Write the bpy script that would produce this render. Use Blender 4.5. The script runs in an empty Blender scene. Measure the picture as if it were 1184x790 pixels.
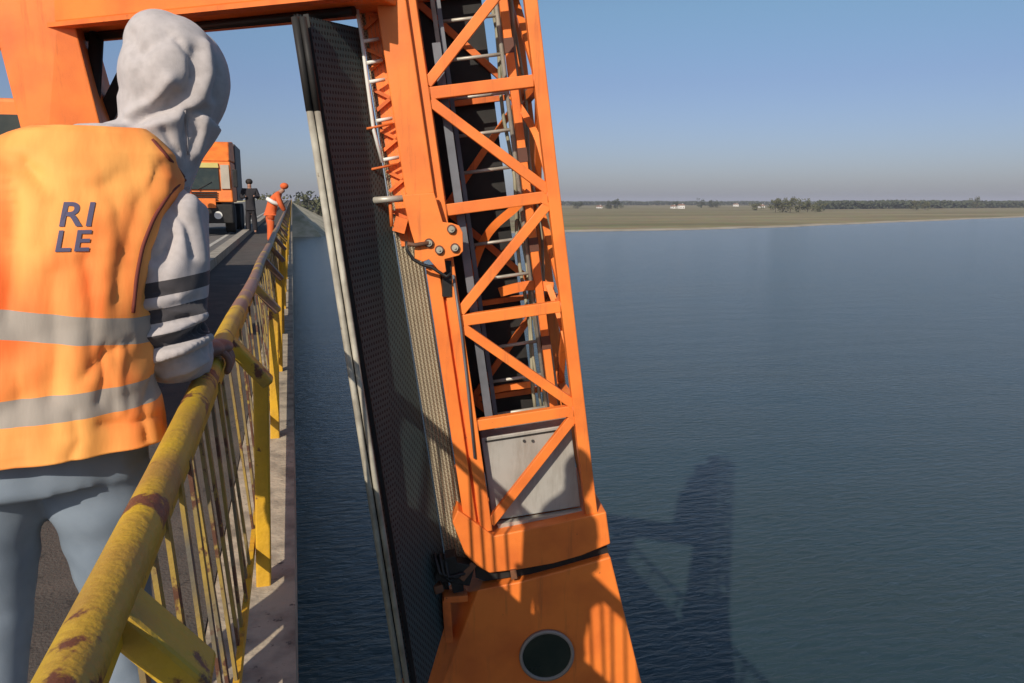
import bpy, bmesh, math, random
from mathutils import Vector, Matrix, Quaternion, noise
from mathutils.bvhtree import BVHTree
random.seed(7)
R = math.radians
C = bpy.context.scene.collection
scene = bpy.context.scene

# ------------------------------------------------------------------ camera
CAM_Z = 1.30
FPX = 900.0
YAW, PITCH = R(15.53), math.atan(162/900)
cam = bpy.data.objects.new('camera', bpy.data.cameras.new('camera'))
C.objects.link(cam)
cam.location = (0, 0, CAM_Z)
cam.rotation_euler = (math.pi/2-PITCH, 0, -YAW)
cam.data.sensor_width = 36
cam.data.lens = FPX/1184*36
cam.data.clip_start = 0.05
cam.data.clip_end = 30000
scene.camera = cam
# ------------------------------------------------------------------ light
SUN_AZ, SUN_EL = R(36+180), R(31)      # compass direction TO the sun
w = bpy.data.worlds.new('World'); scene.world = w; w.use_nodes = True
nt = w.node_tree
bg = nt.nodes['Background']
sky = nt.nodes.new('ShaderNodeTexSky'); sky.sky_type = 'NISHITA'; sky.sun_disc = False
sky.sun_elevation = SUN_EL; sky.sun_rotation = SUN_AZ
sky.air_density = 1.0; sky.dust_density = 0.9; sky.ozone_density = 3.0; sky.altitude = 0
tc = nt.nodes.new('ShaderNodeTexCoord'); sz = nt.nodes.new('ShaderNodeSeparateXYZ'); nt.links.new(tc.outputs['Generated'], sz.inputs[0])
skr = nt.nodes.new('ShaderNodeValToRGB'); nt.links.new(sz.outputs['Z'], skr.inputs['Fac'])      # greyish lavender dust layer low over the horizon
skr.color_ramp.elements[0].position = 0.0; skr.color_ramp.elements[0].color = (.71, .72, .94, 1)
skr.color_ramp.elements[1].position = .45; skr.color_ramp.elements[1].color = (1, 1, 1, 1)
for p_, c_ in ((.04, (.73, .73, .94, 1)), (.14, (.82, .80, .95, 1)), (.22, (.92, .99, 1, 1))):
    e_ = skr.color_ramp.elements.new(p_); e_.color = c_
skm = nt.nodes.new('ShaderNodeMix'); skm.data_type = 'RGBA'; skm.blend_type = 'MULTIPLY'; skm.inputs['Factor'].default_value = 1
nt.links.new(sky.outputs[0], skm.inputs['A']); nt.links.new(skr.outputs[0], skm.inputs['B'])
nt.links.new(skm.outputs['Result'], bg.inputs[0]); bg.inputs[1].default_value = 0.090
sun = bpy.data.objects.new('sun', bpy.data.lights.new('sun', 'SUN')); C.objects.link(sun)
sun.data.energy = 4.2; sun.data.angle = R(0.5); sun.data.color = (1.0, 0.90, 0.76)
SD = Vector((math.sin(R(36))*math.cos(SUN_EL), math.cos(R(36))*math.cos(SUN_EL), -math.sin(SUN_EL)))
sun.rotation_euler = SD.to_track_quat('-Z', 'Y').to_euler()
scene.view_settings.view_transform = 'Standard'; scene.view_settings.look = 'None'
scene.view_settings.exposure = 0.0; scene.view_settings.gamma = 1
scene.view_settings.use_curve_mapping = False

# ------------------------------------------------------------------ survey helpers (photo point -> place in the world)
_f = Vector((math.sin(YAW)*math.cos(PITCH), math.cos(YAW)*math.cos(PITCH), -math.sin(PITCH)))
_r = Vector((math.cos(YAW), -math.sin(YAW), 0)); _u = _r.cross(_f)
CAMP = Vector((0, 0, CAM_Z))
def ray(px, py): return _f + _r*((px-592)/FPX) - _u*((py-395)/FPX)
def at(px, py, depth): return CAMP + ray(px, py)*depth
def onz(px, py, z): r = ray(px, py); return CAMP + r*((z-CAM_Z)/r.z)
# mast frame: an upright plane 10 deg off the bridge axis, leaning 7.5 deg
MO = at(590, 300, 5.3)
MD = Vector((math.sin(R(10)), math.cos(R(10)), 0))
_e = Vector((math.cos(R(10)), -math.sin(R(10)), 0)); TH = math.atan(.131)
MX = _e*math.cos(TH)+Vector((0, 0, 1))*math.sin(TH)
MU = -_e*math.sin(TH)+Vector((0, 0, 1))*math.cos(TH)
def M(s, t, d=0): return MO + MX*s + MU*t + MD*d
def st(px, py, d=0):
    r = ray(px, py); p = CAMP + r*(((MO-CAMP).dot(MD)+d)/r.dot(MD)) - MO
    return p.dot(MX), p.dot(MU)
def FP(px, py, d=0): s, t = st(px, py, d); return M(s, t, d)
def FPs(px, py, d, s): return M(s, st(px, py, d)[1], d)
GR = 0.006
def dk(y): return GR*y if y > 0 else 0
def dkd(y): return dk(y)-.07*max(0, 1-max(y, 0)/28)      # deck surface: dips slightly here

# ------------------------------------------------------------------ materials
def lin(c):
    return tuple(((v/255+.055)/1.055)**2.4 if v/255 > .04045 else v/255/12.92 for v in c)
MATS = {}
def mat(name, col, rough=.6, metal=0, col2=None, scale=3, amt=.5, bump=0, bscale=40, spots=None, spot_scale=6, spot_th=.62, spec=.5, coat=0, detail=6, stretch=(1, 1, 1), sheen=0, trans=0):
    m = bpy.data.materials.new(name); m.use_nodes = True; n = m.node_tree; N = n.nodes; L = n.links
    b = N['Principled BSDF']; b.inputs['Roughness'].default_value = rough; b.inputs['Metallic'].default_value = metal
    b.inputs['Specular IOR Level'].default_value = spec
    if coat: b.inputs['Coat Weight'].default_value = coat
    if sheen: b.inputs['Sheen Weight'].default_value = sheen
    g = N.new('ShaderNodeNewGeometry'); mp = N.new('ShaderNodeMapping'); mp.inputs['Scale'].default_value = stretch
    L.new(g.outputs['Position'], mp.inputs['Vector'])
    rgb = N.new('ShaderNodeMix'); rgb.data_type = 'RGBA'
    rgb.inputs['A'].default_value = (*col, 1); rgb.inputs['B'].default_value = (*(col2 or tuple(c*.75 for c in col)), 1)
    nz = N.new('ShaderNodeTexNoise'); nz.inputs['Scale'].default_value = scale; nz.inputs['Detail'].default_value = detail
    L.new(mp.outputs[0], nz.inputs['Vector'])
    mr = N.new('ShaderNodeMapRange'); mr.inputs['From Min'].default_value = .4; mr.inputs['From Max'].default_value = .68; mr.inputs['To Max'].default_value = amt
    L.new(nz.outputs['Fac'], mr.inputs['Value']); L.new(mr.outputs[0], rgb.inputs['Factor'])
    out = rgb.outputs['Result']
    if spots:
        n2 = N.new('ShaderNodeTexNoise'); n2.inputs['Scale'].default_value = spot_scale; n2.inputs['Detail'].default_value = 8; n2.inputs['Roughness'].default_value = .65
        L.new(mp.outputs[0], n2.inputs['Vector'])
        r2 = N.new('ShaderNodeMapRange'); r2.inputs['From Min'].default_value = spot_th; r2.inputs['From Max'].default_value = spot_th+.04
        L.new(n2.outputs['Fac'], r2.inputs['Value'])
        m2 = N.new('ShaderNodeMix'); m2.data_type = 'RGBA'; L.new(out, m2.inputs['A']); m2.inputs['B'].default_value = (*spots, 1)
        L.new(r2.outputs[0], m2.inputs['Factor']); out = m2.outputs['Result']
    L.new(out, b.inputs['Base Color'])
    if bump:
        n3 = N.new('ShaderNodeTexNoise'); n3.inputs['Scale'].default_value = bscale; n3.inputs['Detail'].default_value = 4
        L.new(mp.outputs[0], n3.inputs['Vector'])
        bp = N.new('ShaderNodeBump'); bp.inputs['Strength'].default_value = bump; bp.inputs['Distance'].default_value = .01
        L.new(n3.outputs['Fac'], bp.inputs['Height']); L.new(bp.outputs[0], b.inputs['Normal'])
    MATS[name] = m; return m
orange = mat('orange_paint', (.93, .235, .035), .45, col2=(.66, .135, .022), scale=3.2, amt=.7, detail=9, spots=(.16, .05, .025), spot_scale=13, spot_th=.70, bump=.10, bscale=90)
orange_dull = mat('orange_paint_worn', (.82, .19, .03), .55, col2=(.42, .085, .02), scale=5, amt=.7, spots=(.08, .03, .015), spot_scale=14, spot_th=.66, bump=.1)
yellow = mat('yellow_paint', (.72, .40, .02), .5, col2=(.50, .27, .03), scale=7, amt=.7, spots=(.17, .06, .025), spot_scale=11, spot_th=.62, bump=.25, bscale=60)
def streaks(m, col, amt, sc=(14, 14, 1.1), lo=.56, hi=.75):
    N = m.node_tree.nodes; L = m.node_tree.links; b = N['Principled BSDF']; src = b.inputs['Base Color'].links[0].from_socket
    g = N.new('ShaderNodeNewGeometry'); mp = N.new('ShaderNodeMapping'); mp.inputs['Scale'].default_value = sc; L.new(g.outputs['Position'], mp.inputs['Vector'])
    nz = N.new('ShaderNodeTexNoise'); nz.inputs['Scale'].default_value = 1; nz.inputs['Detail'].default_value = 8; nz.inputs['Roughness'].default_value = .7; L.new(mp.outputs[0], nz.inputs['Vector'])
    mr = N.new('ShaderNodeMapRange'); mr.inputs['From Min'].default_value = lo; mr.inputs['From Max'].default_value = hi; mr.inputs['To Max'].default_value = amt; L.new(nz.outputs['Fac'], mr.inputs['Value'])
    mx = N.new('ShaderNodeMix'); mx.data_type = 'RGBA'; L.new(src, mx.inputs['A']); mx.inputs['B'].default_value = (*col, 1); L.new(mr.outputs[0], mx.inputs['Factor'])
    L.new(mx.outputs['Result'], b.inputs['Base Color'])
    ro = N.new('ShaderNodeMapRange'); ro.inputs['To Min'].default_value = b.inputs['Roughness'].default_value-.08; ro.inputs['To Max'].default_value = b.inputs['Roughness'].default_value+.3; L.new(nz.outputs['Fac'], ro.inputs['Value']); L.new(ro.outputs[0], b.inputs['Roughness'])
def rail_material():
    m = mat('rail_paint', (.62, .40, .025), .5, col2=(.36, .20, .05), scale=5, amt=.9, spots=(.15, .055, .03), spot_scale=8, spot_th=.555, bump=.3, bscale=70)
    N = m.node_tree.nodes; L = m.node_tree.links; b = N['Principled BSDF']
    src = b.inputs['Base Color'].links[0].from_socket
    g = N.new('ShaderNodeNewGeometry'); sx = N.new('ShaderNodeSeparateXYZ'); L.new(g.outputs['Position'], sx.inputs[0])
    nz = N.new('ShaderNodeTexNoise'); nz.inputs['Scale'].default_value = 5; nz.inputs['Detail'].default_value = 8; L.new(g.outputs['Position'], nz.inputs['Vector'])
    a = N.new('ShaderNodeMapRange'); a.inputs['From Min'].default_value = 2.7; a.inputs['From Max'].default_value = 3.3; a.inputs['To Max'].default_value = .55
    L.new(sx.outputs['Y'], a.inputs['Value'])
    s = N.new('ShaderNodeMath'); s.operation = 'ADD'; L.new(a.outputs[0], s.inputs[0]); L.new(nz.outputs['Fac'], s.inputs[1])
    r = N.new('ShaderNodeMapRange'); r.inputs['From Min'].default_value = .88; r.inputs['From Max'].default_value = 1.06; L.new(s.outputs[0], r.inputs['Value'])
    mx = N.new('ShaderNodeMix'); mx.data_type = 'RGBA'; L.new(src, mx.inputs['A']); mx.inputs['B'].default_value = (.30, .17, .12, 1); L.new(r.outputs[0], mx.inputs['Factor'])
    L.new(mx.outputs['Result'], b.inputs['Base Color']); return m
rail_m = rail_material()
bal_m = mat('baluster_paint', (.36, .24, .05), .6, col2=(.13, .115, .09), scale=5, amt=1, spots=(.11, .045, .025), spot_scale=9, spot_th=.52, bump=.3)
galv = mat('galvanised_steel', (.52, .49, .42), .45, .25, col2=(.34, .31, .26), scale=9, amt=.8, bump=.1)
galv_dark = mat('grey_steel', (.17, .18, .20), .5, .2, col2=(.10, .10, .11), scale=6, amt=.6)
pale = mat('pale_pipe_steel', (.46, .43, .35), .55, .0, col2=(.24, .215, .17), scale=7, amt=.9, spots=(.14, .11, .08), spot_scale=12, spot_th=.66)
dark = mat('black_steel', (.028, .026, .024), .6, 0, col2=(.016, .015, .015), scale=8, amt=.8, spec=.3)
hose_m = mat('black_rubber', (.015, .014, .014), .5)
cable_m = mat('hose_olive', (.38, .35, .24), .6, col2=(.10, .10, .07), scale=4)
cab_grey = mat('cabinet_grey', (.42, .40, .36), .45, .1, col2=(.33, .31, .28), scale=3, amt=.6, bump=.05)
brown = mat('brown_clamp', (.13, .05, .03), .6)
rust = mat('rusty_steel', (.20, .08, .035), .7, col2=(.10, .05, .03), scale=9, amt=1, bump=.3)
white_m = mat('white_paint', (.78, .77, .72), .5, col2=(.6, .58, .52), scale=6)
glass_m = mat('dark_glass', (.022, .030, .020), .12, col2=(.05, .055, .035), scale=4, amt=.8, spec=.8)
rubber_dark = mat('tyre_rubber', (.02, .02, .021), .85)
conc = mat('concrete_edge', (.50, .42, .31), .9, col2=(.21, .175, .135), scale=9, amt=.9, spots=(.12, .10, .08), spot_scale=22, spot_th=.62, bump=.5, bscale=50)
conc_dark = mat('concrete_fascia', (.22, .20, .17), .9, col2=(.10, .09, .08), scale=4, amt=.9, bump=.5, bscale=30)
walk_m = mat('sidewalk_asphalt', (.075, .066, .058), .9, col2=(.12, .10, .085), scale=3, amt=.8, spots=(.045, .04, .036), spot_scale=16, spot_th=.6, bump=.6, bscale=90)
road_m = mat('road_asphalt', (.16, .15, .135), .9, col2=(.11, .105, .10), scale=1.5, amt=.8, bump=.4, bscale=90)

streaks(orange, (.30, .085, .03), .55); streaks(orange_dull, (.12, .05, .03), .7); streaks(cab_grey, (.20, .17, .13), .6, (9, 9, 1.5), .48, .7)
streaks(yellow, (.22, .10, .04), .8, (20, 20, 2.5), .54, .72); streaks(pale, (.16, .13, .09), .7, (20, 20, 2), .5, .7)

def perf(name, colp, colh, sx, sy, rough=.5, metal=.2):
    """sheet with rows of dimpled holes, laid out along the mast axes"""
    m = bpy.data.materials.new(name); m.use_nodes = True; n = m.node_tree; N = n.nodes; L = n.links
    b = N['Principled BSDF']; b.inputs['Roughness'].default_value = rough; b.inputs['Metallic'].default_value = metal
    uv = N.new('ShaderNodeUVMap'); sep = N.new('ShaderNodeSeparateXYZ'); L.new(uv.outputs[0], sep.inputs[0])
    def mth(op, a, b_=None):
        x = N.new('ShaderNodeMath'); x.operation = op
        for i, v in enumerate((a, b_)):
            if v is None: continue
            if isinstance(v, (int, float)): x.inputs[i].default_value = v
            else: L.new(v, x.inputs[i])
        return x.outputs[0]
    u = mth('MULTIPLY', sep.outputs[0], sx); v = mth('MULTIPLY', sep.outputs[1], sy)
    row = mth('FLOOR', v); off = mth('MULTIPLY', mth('MODULO', row, 2.0), .5)
    fu = mth('SUBTRACT', mth('FRACT', mth('ADD', u, off)), .5); fv = mth('SUBTRACT', mth('FRACT', v), .5)
    dd = mth('SQRT', mth('ADD', mth('MULTIPLY', fu, fu), mth('MULTIPLY', fv, fv)))
    mr = N.new('ShaderNodeMapRange'); mr.inputs['From Min'].default_value = .24; mr.inputs['From Max'].default_value = .32; L.new(dd, mr.inputs['Value'])
    g = N.new('ShaderNodeNewGeometry'); nz = N.new('ShaderNodeTexNoise'); nz.inputs['Scale'].default_value = 5; nz.inputs['Detail'].default_value = 6; L.new(g.outputs['Position'], nz.inputs['Vector'])
    tone = N.new('ShaderNodeMix'); tone.data_type = 'RGBA'; tone.inputs['A'].default_value = (*colp, 1); tone.inputs['B'].default_value = (*tuple(c*.6 for c in colp), 1); L.new(nz.outputs['Fac'], tone.inputs['Factor'])
    mx = N.new('ShaderNodeMix'); mx.data_type = 'RGBA'; mx.inputs['A'].default_value = (*colh, 1); L.new(tone.outputs['Result'], mx.inputs['B']); L.new(mr.outputs[0], mx.inputs['Factor'])
    L.new(mx.outputs['Result'], b.inputs['Base Color'])
    bp = N.new('ShaderNodeBump'); bp.inputs['Strength'].default_value = .6; bp.inputs['Distance'].default_value = .006; L.new(mr.outputs[0], bp.inputs['Height']); L.new(bp.outputs[0], b.inputs['Normal'])
    return m
perf_dark = perf('perforated_dark_sheet', (.066, .104, .104), (.008, .012, .012), 26, 26, .7, .0)
perf_tan = perf('perforated_tan_sheet', (.62, .54, .40), (.20, .165, .115), 50, 62, .6, .0)

# ------------------------------------------------------------------ mesh helpers
class MB:
    def __init__(s): s.bm = bmesh.new(); s.uv = s.bm.loops.layers.uv.new('UVMap')
    def hexa(s, pts):           # 8 points: bottom ring 0-3, top ring 4-7
        v = [s.bm.verts.new(p) for p in pts]
        for f in ((0, 3, 2, 1), (4, 5, 6, 7), (0, 1, 5, 4), (1, 2, 6, 5), (2, 3, 7, 6), (3, 0, 4, 7)):
            s.bm.faces.new([v[i] for i in f])
        return s
    def box(s, x0, x1, y0, y1, z0, z1):
        return s.hexa([(x0, y0, z0), (x1, y0, z0), (x1, y1, z0), (x0, y1, z0), (x0, y0, z1), (x1, y0, z1), (x1, y1, z1), (x0, y1, z1)])
    def beam(s, p, q, w, h, side=None):     # w along 'side', h across
        p = Vector(p); q = Vector(q); a = (q-p).normalized()
        sd = Vector(side) if side is not None else Vector((0, 0, 1)).cross(a)
        sd = (sd-a*sd.dot(a)).normalized(); n = a.cross(sd)
        c = [(-1, -1), (1, -1), (1, 1), (-1, 1)]
        return s.hexa([p+sd*(x*w/2)+n*(y*h/2) for x, y in c]+[q+sd*(x*w/2)+n*(y*h/2) for x, y in c])
    def tube(s, pts, r, n=12, smooth=True, cap=True):
        pts = [Vector(p) for p in pts]; rs = r if isinstance(r, (list, tuple)) else [r]*len(pts)
        rings = []; ref = None
        for i, p in enumerate(pts):
            a = (pts[min(i+1, len(pts)-1)]-pts[max(i-1, 0)]).normalized()
            if ref is None: ref = Vector((0, 0, 1)) if abs(a.z) < .9 else Vector((1, 0, 0))
            x = (ref-a*ref.dot(a)).normalized(); ref = x; y = a.cross(x)
            rings.append([s.bm.verts.new(p+(x*math.cos(k*2*math.pi/n)+y*math.sin(k*2*math.pi/n))*rs[i]) for k in range(n)])
        for i in range(len(rings)-1):
            for k in range(n):
                f = s.bm.faces.new([rings[i][k], rings[i][(k+1) % n], rings[i+1][(k+1) % n], rings[i+1][k]]); f.smooth = smooth
        if cap:
            s.bm.faces.new(rings[0][::-1]); s.bm.faces.new(rings[-1])
        return s
    def rings(s, rs, cap=True, smooth=True):   # list of lists of points
        vv = [[s.bm.verts.new(p) for p in r] for r in rs]; n = len(vv[0])
        for i in range(len(vv)-1):
            for k in range(n):
                f = s.bm.faces.new([vv[i][k], vv[i][(k+1) % n], vv[i+1][(k+1) % n], vv[i+1][k]]); f.smooth = smooth
        if cap: s.bm.faces.new(vv[0][::-1]); s.bm.faces.new(vv[-1])
        return s
    def prism(s, front, back):
        a = [s.bm.verts.new(p) for p in front]; b = [s.bm.verts.new(p) for p in back]; n = len(a)
        s.bm.faces.new(a); s.bm.faces.new(b[::-1])
        for i in range(n): s.bm.faces.new([a[i], b[i], b[(i+1) % n], a[(i+1) % n]])
        return s
    def quad(s, pts, uvs=None):
        f = s.bm.faces.new([s.bm.verts.new(p) for p in pts])
        if uvs:
            for l, u in zip(f.loops, uvs): l[s.uv].uv = u
        return s
    def ball(s, c, rx, ry=None, rz=None, seg=16, rot=None):
        ry = ry or rx; rz = rz or rx; c = Vector(c)
        m = Matrix.Translation(c) @ (rot.to_matrix().to_4x4() if rot else Matrix()) @ Matrix.Diagonal((rx, ry, rz, 1))
        g = bmesh.ops.create_uvsphere(s.bm, u_segments=seg, v_segments=max(6, seg//2+2), radius=1, matrix=m)
        for v in g['verts']:
            for f in v.link_faces: f.smooth = True
        return s
    def build(s, name, material, parent=None, bevel=0, smooth=None):
        bmesh.ops.recalc_face_normals(s.bm, faces=s.bm.faces[:])
        me = bpy.data.meshes.new(name); s.bm.to_mesh(me); s.bm.free()
        o = bpy.data.objects.new(name, me); C.objects.link(o)
        for m in (material if isinstance(material, (list, tuple)) else [material]): me.materials.append(m)
        if parent is not None:
            root = parent
            while root.parent: root = root.parent
            if root.type == 'EMPTY': me.transform(Matrix.Translation(-root.location))
            o.parent = parent
        if bevel:
            b = o.modifiers.new('bevel', 'BEVEL'); b.width = bevel; b.segments = 2; b.limit_method = 'ANGLE'
        return o
def tag(o, label=None, cat=None, group=None, kind=None):
    if label: o['label'] = label
    if cat: o['category'] = cat
    if group: o['group'] = group
    if kind: o['kind'] = kind
    return o
def thing(name, loc, label, cat, group=None):
    o = bpy.data.objects.new(name, None); C.objects.link(o); o.location = loc; o.empty_display_size = .2
    return tag(o, label, cat, group)
def struct(o): o['kind'] = 'structure'; return o
def copy_tree(o, parent=None):
    c = o.copy(); C.objects.link(c); c.parent = parent
    for ch in list(o.children): copy_tree(ch, c)
    return c
def part(mb, name, m, parent, **k): return mb.build(name, m, parent, **k)

# ================================================================== WATER, LAND
WZ = -10.0
def water_material():
    m = bpy.data.materials.new('river_water'); m.use_nodes = True; N = m.node_tree.nodes; L = m.node_tree.links
    b = N['Principled BSDF']; b.inputs['Roughness'].default_value = .12; b.inputs['IOR'].default_value = 1.33; b.inputs['Specular IOR Level'].default_value = .52
    g = N.new('ShaderNodeNewGeometry')
    n0 = N.new('ShaderNodeTexNoise'); n0.inputs['Scale'].default_value = .035; n0.inputs['Detail'].default_value = 4; n0.inputs['Distortion'].default_value = 1.5; L.new(g.outputs['Position'], n0.inputs['Vector'])
    c = N.new('ShaderNodeMix'); c.data_type = 'RGBA'; c.inputs['A'].default_value = (.043, .055, .045, 1); c.inputs["B"].default_value = (.019, .052, .070, 1)
    L.new(n0.outputs['Fac'], c.inputs['Factor']); L.new(c.outputs['Result'], b.inputs['Base Color'])
    mp = N.new('ShaderNodeMapping'); mp.inputs['Rotation'].default_value = (0, 0, R(20)); mp.inputs['Scale'].default_value = (.55, 1.5, 1); L.new(g.outputs['Position'], mp.inputs['Vector'])
    n1 = N.new('ShaderNodeTexNoise'); n1.inputs['Scale'].default_value = 2.6; n1.inputs['Detail'].default_value = 6; n1.inputs['Roughness'].default_value = .6; n1.inputs['Distortion'].default_value = .4
    L.new(mp.outputs[0], n1.inputs['Vector'])
    n2 = N.new('ShaderNodeTexNoise'); n2.inputs['Scale'].default_value = .22; n2.inputs['Detail'].default_value = 3; L.new(mp.outputs[0], n2.inputs['Vector'])
    s = N.new('ShaderNodeMath'); s.operation = 'MULTIPLY_ADD'; L.new(n2.outputs['Fac'], s.inputs[0]); s.inputs[1].default_value = 1.2; L.new(n1.outputs['Fac'], s.inputs[2])
    bp = N.new('ShaderNodeBump'); bp.inputs['Strength'].default_value = .6; bp.inputs['Distance'].default_value = .13; L.new(s.outputs[0], bp.inputs['Height']); L.new(bp.outputs[0], b.inputs['Normal'])
    return m
mb = MB(); mb.quad([(-9000, -3000, WZ), (14000, -3000, WZ), (14000, 12000, WZ), (-9000, 12000, WZ)])
struct(mb.build('river_water', water_material()))

shore = [onz(*q, WZ) for q in ((-200, 277), (100, 275), (335, 273), (420, 272), (540, 271), (660, 268.5), (780, 266.5), (900, 263), (1000, 258.5), (1138, 253), (1300, 247), (1600, 241))]
shore = [Vector((-2500, shore[0].y-20, WZ))]+shore
dense = []
for a, b in zip(shore, shore[1:]):
    for k in range(8):
        p = a.lerp(b, k/8); dense.append(p+Vector((0, 1, 0))*(noise.noise(p*.02)*4+noise.noise(p*.1)*1.5))
dense.append(shore[-1])
land_m = bpy.data.materials.new('field_ground'); land_m.use_nodes = True
N = land_m.node_tree.nodes; L = land_m.node_tree.links; b = N['Principled BSDF']; b.inputs['Roughness'].default_value = 1; b.inputs['Specular IOR Level'].default_value = .1
g = N.new('ShaderNodeNewGeometry'); mp = N.new('ShaderNodeMapping'); mp.inputs['Scale'].default_value = (.004, .016, .01); mp.inputs['Rotation'].default_value = (0, 0, R(-12)); L.new(g.outputs['Position'], mp.inputs['Vector'])
n1 = N.new('ShaderNodeTexNoise'); n1.inputs['Scale'].default_value = 1; n1.inputs['Detail'].default_value = 5; L.new(mp.outputs[0], n1.inputs['Vector'])
cr = N.new('ShaderNodeValToRGB'); cr.color_ramp.elements[0].position = .32; cr.color_ramp.elements[0].color = (.21, .195, .10, 1)
cr.color_ramp.elements[1].position = .68; cr.color_ramp.elements[1].color = (.40, .33, .20, 1)
e = cr.color_ramp.elements.new(.5); e.color = (.31, .265, .15, 1)
n2 = N.new('ShaderNodeTexNoise'); n2.inputs['Scale'].default_value = .12; n2.inputs['Detail'].default_value = 6; L.new(g.outputs['Position'], n2.inputs['Vector'])
mx = N.new('ShaderNodeMix'); mx.data_type = 'RGBA'; mx.blend_type = 'MULTIPLY'; mx.inputs['Factor'].default_value = .5
L.new(n1.outputs['Fac'], cr.inputs['Fac']); L.new(cr.outputs[0], mx.inputs['A']); L.new(n2.outputs['Color'], mx.inputs['B'])
mul = N.new('ShaderNodeMix'); mul.data_type = 'RGBA'; mul.blend_type = 'MULTIPLY'; mul.inputs['Factor'].default_value = 1; mul.inputs['B'].default_value = (1.15, 1.15, 1.15, 1)
L.new(mx.outputs['Result'], mul.inputs['A']); L.new(mul.outputs['Result'], b.inputs['Base Color'])
mb = MB()
offs = [(0, WZ-.15), (9, WZ+.35), (22, WZ+.9), (60, WZ+1.1), (400, WZ+1.3), (9000, WZ+1.5)]
rows = [[mb.bm.verts.new((p.x+(dy*1.2 if dy > 3000 else 0), p.y+dy, z)) for p in dense] for dy, z in offs]
for a, b2 in zip(rows, rows[1:]):
    for i in range(len(a)-1): mb.bm.faces.new([a[i], a[i+1], b2[i+1], b2[i]])
struct(mb.build('far_bank_ground', land_m))
beach_m = mat('beach_sand', (.46, .39, .29), .95, col2=(.30, .25, .17), scale=.15, amt=.9)
mb = MB()
r1 = [mb.bm.verts.new((p.x, p.y-.6, WZ+.02)) for p in dense]
r2 = [mb.bm.verts.new((p.x, p.y+9+3*noise.noise(p*.03), WZ+.42)) for p in dense]
for i in range(len(r1)-1): mb.bm.faces.new([r1[i], r1[i+1], r2[i+1], r2[i]])
struct(mb.build('beach', beach_m))
LZ = WZ+1.2

# ================================================================== BRIDGE
EDGE = -.055
def slab(x0, x1, y0, y1, z0, z1, n=30):
    mb = MB(); rs = []
    for i in range(n+1):
        y = y0+(y1-y0)*(i/n)**1.5; k = dkd(y)
        rs.append([(x0, y, z0+k), (x1, y, z0+k), (x1, y, z1+k), (x0, y, z1+k)])
    return mb.rings(rs, smooth=False)
YEND = 285
struct(slab(-11.5, EDGE-.03, -45, YEND, -.55, -.022).build('bridge_deck', conc_dark))
struct(slab(-.33, EDGE, -45, YEND, -.20, .0, 60).build('deck_edge_strip', conc))
struct(slab(-1.48, -.333, -45, YEND, -.02, .004, 40).build('sidewalk', walk_m))
struct(slab(-1.70, -1.483, -45, YEND, -.02, .17, 40).build('kerb', mat('kerb_concrete', (.40, .36, .29), .9, col2=(.24, .21, .17), scale=4, amt=.9, bump=.4)))
struct(slab(-11.4, -1.703, -45, YEND, -.02, .008, 40).build('road', road_m))
# painted line along the kerb
struct(slab(-2.25, -2.13, -45, YEND, .009, .0125, 40).build('road_marking', mat('road_paint', (.6, .58, .5), .8, col2=(.3, .28, .25), scale=6, amt=1)))
for i in range(8):
    y = 18+i*36
    mb = MB()
    for x in (-9, -2.5): mb.tube([(x, y, WZ-3), (x, y, -1.25)], .7, 20)
    mb.box(-11, -.7, y-.8, y+.8, -1.3, -.553)
    tag(mb.build('bridge_pier', conc_dark), 'grey concrete twin column pier carrying the bridge deck over the river', 'pier', 'piers under the bridge')
# far abutment: earth bank the bridge runs onto
mb = MB(); mb.hexa([(-60, 262, WZ-.3), (9, 262, WZ-.3), (22, 330, WZ-.3), (-60, 420, WZ-.3), (-60, 285, dk(285)-.05), (-.6, 285, dk(285)-.05), (-.6, 330, dk(285)-.4), (-60, 420, dk(285)-1)])
struct(mb.build('embankment', mat('embankment_stone', (.55, .48, .34), .95, col2=(.34, .31, .19), scale=.3, amt=1)))

# ---- railing
rl = thing('bridge_railing', (-.165, .85, 0), 'yellow painted rusty steel railing along the edge of the bridge', 'railing')
HR_X, HR_Z = -.234, .838
mb = MB(); pts = []; ys = []
y = -6
while y < 110:
    ys.append(y); y += .35 if y < 12 else 4
mb.tube([(HR_X+.004*math.sin(y*1.7), y, HR_Z+dk(y)+.004*math.sin(y*2.3+1)) for y in ys]+[(HR_X, 284, HR_Z+dk(284))], .030, 24)
part(mb, 'handrail', rail_m, rl)
for z in (.07, .768):
    mb = MB(); xx = -.195 if z < .5 else -.238; mb.beam((xx, -6, z), (xx, 0, z), .016, .04, (1, 0, 0)); mb.beam((xx, 0, z), (xx, 284, z+dk(284)), .016, .04, (1, 0, 0)); part(mb, 'side_rail', yellow, rl)
# one post with its bent bracket, then copies
PY, PS = .98, 1.77
def post_mesh():
    mb = MB()
    b0 = Vector((-.160, PY, -.075)); t0 = Vector((-.128, PY, .70))
    mb.beam(b0, t0, .050, .080, (1, 0, 0))
    return mb
def bracket_mesh():
    mb = MB()
    mb.beam((-.104, PY, .664), (-.228, PY, .820), .044, .084, (1, 0, .6))
    return mb
post0 = part(post_mesh(), 'post', yellow, rl, bevel=.006)
br0 = part(bracket_mesh(), 'bracket', rail_m, post0, bevel=.008)
post0.location = (-.042, .05, 0)
for k in list(range(-3, 0))+list(range(1, 58)):
    p = post0.copy(); C.objects.link(p); p.parent = rl; p.location = (random.uniform(-.004, .004), PS*k, dk(PY+PS*k))
    q = br0.copy(); C.objects.link(q); q.parent = p
mb = MB()
for k in range(58, 157):
    y = PY+PS*k; z = dk(y); mb.beam((-.155, y, z), (-.128, y, .7+z), .05, .08, (1, 0, 0))
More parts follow.
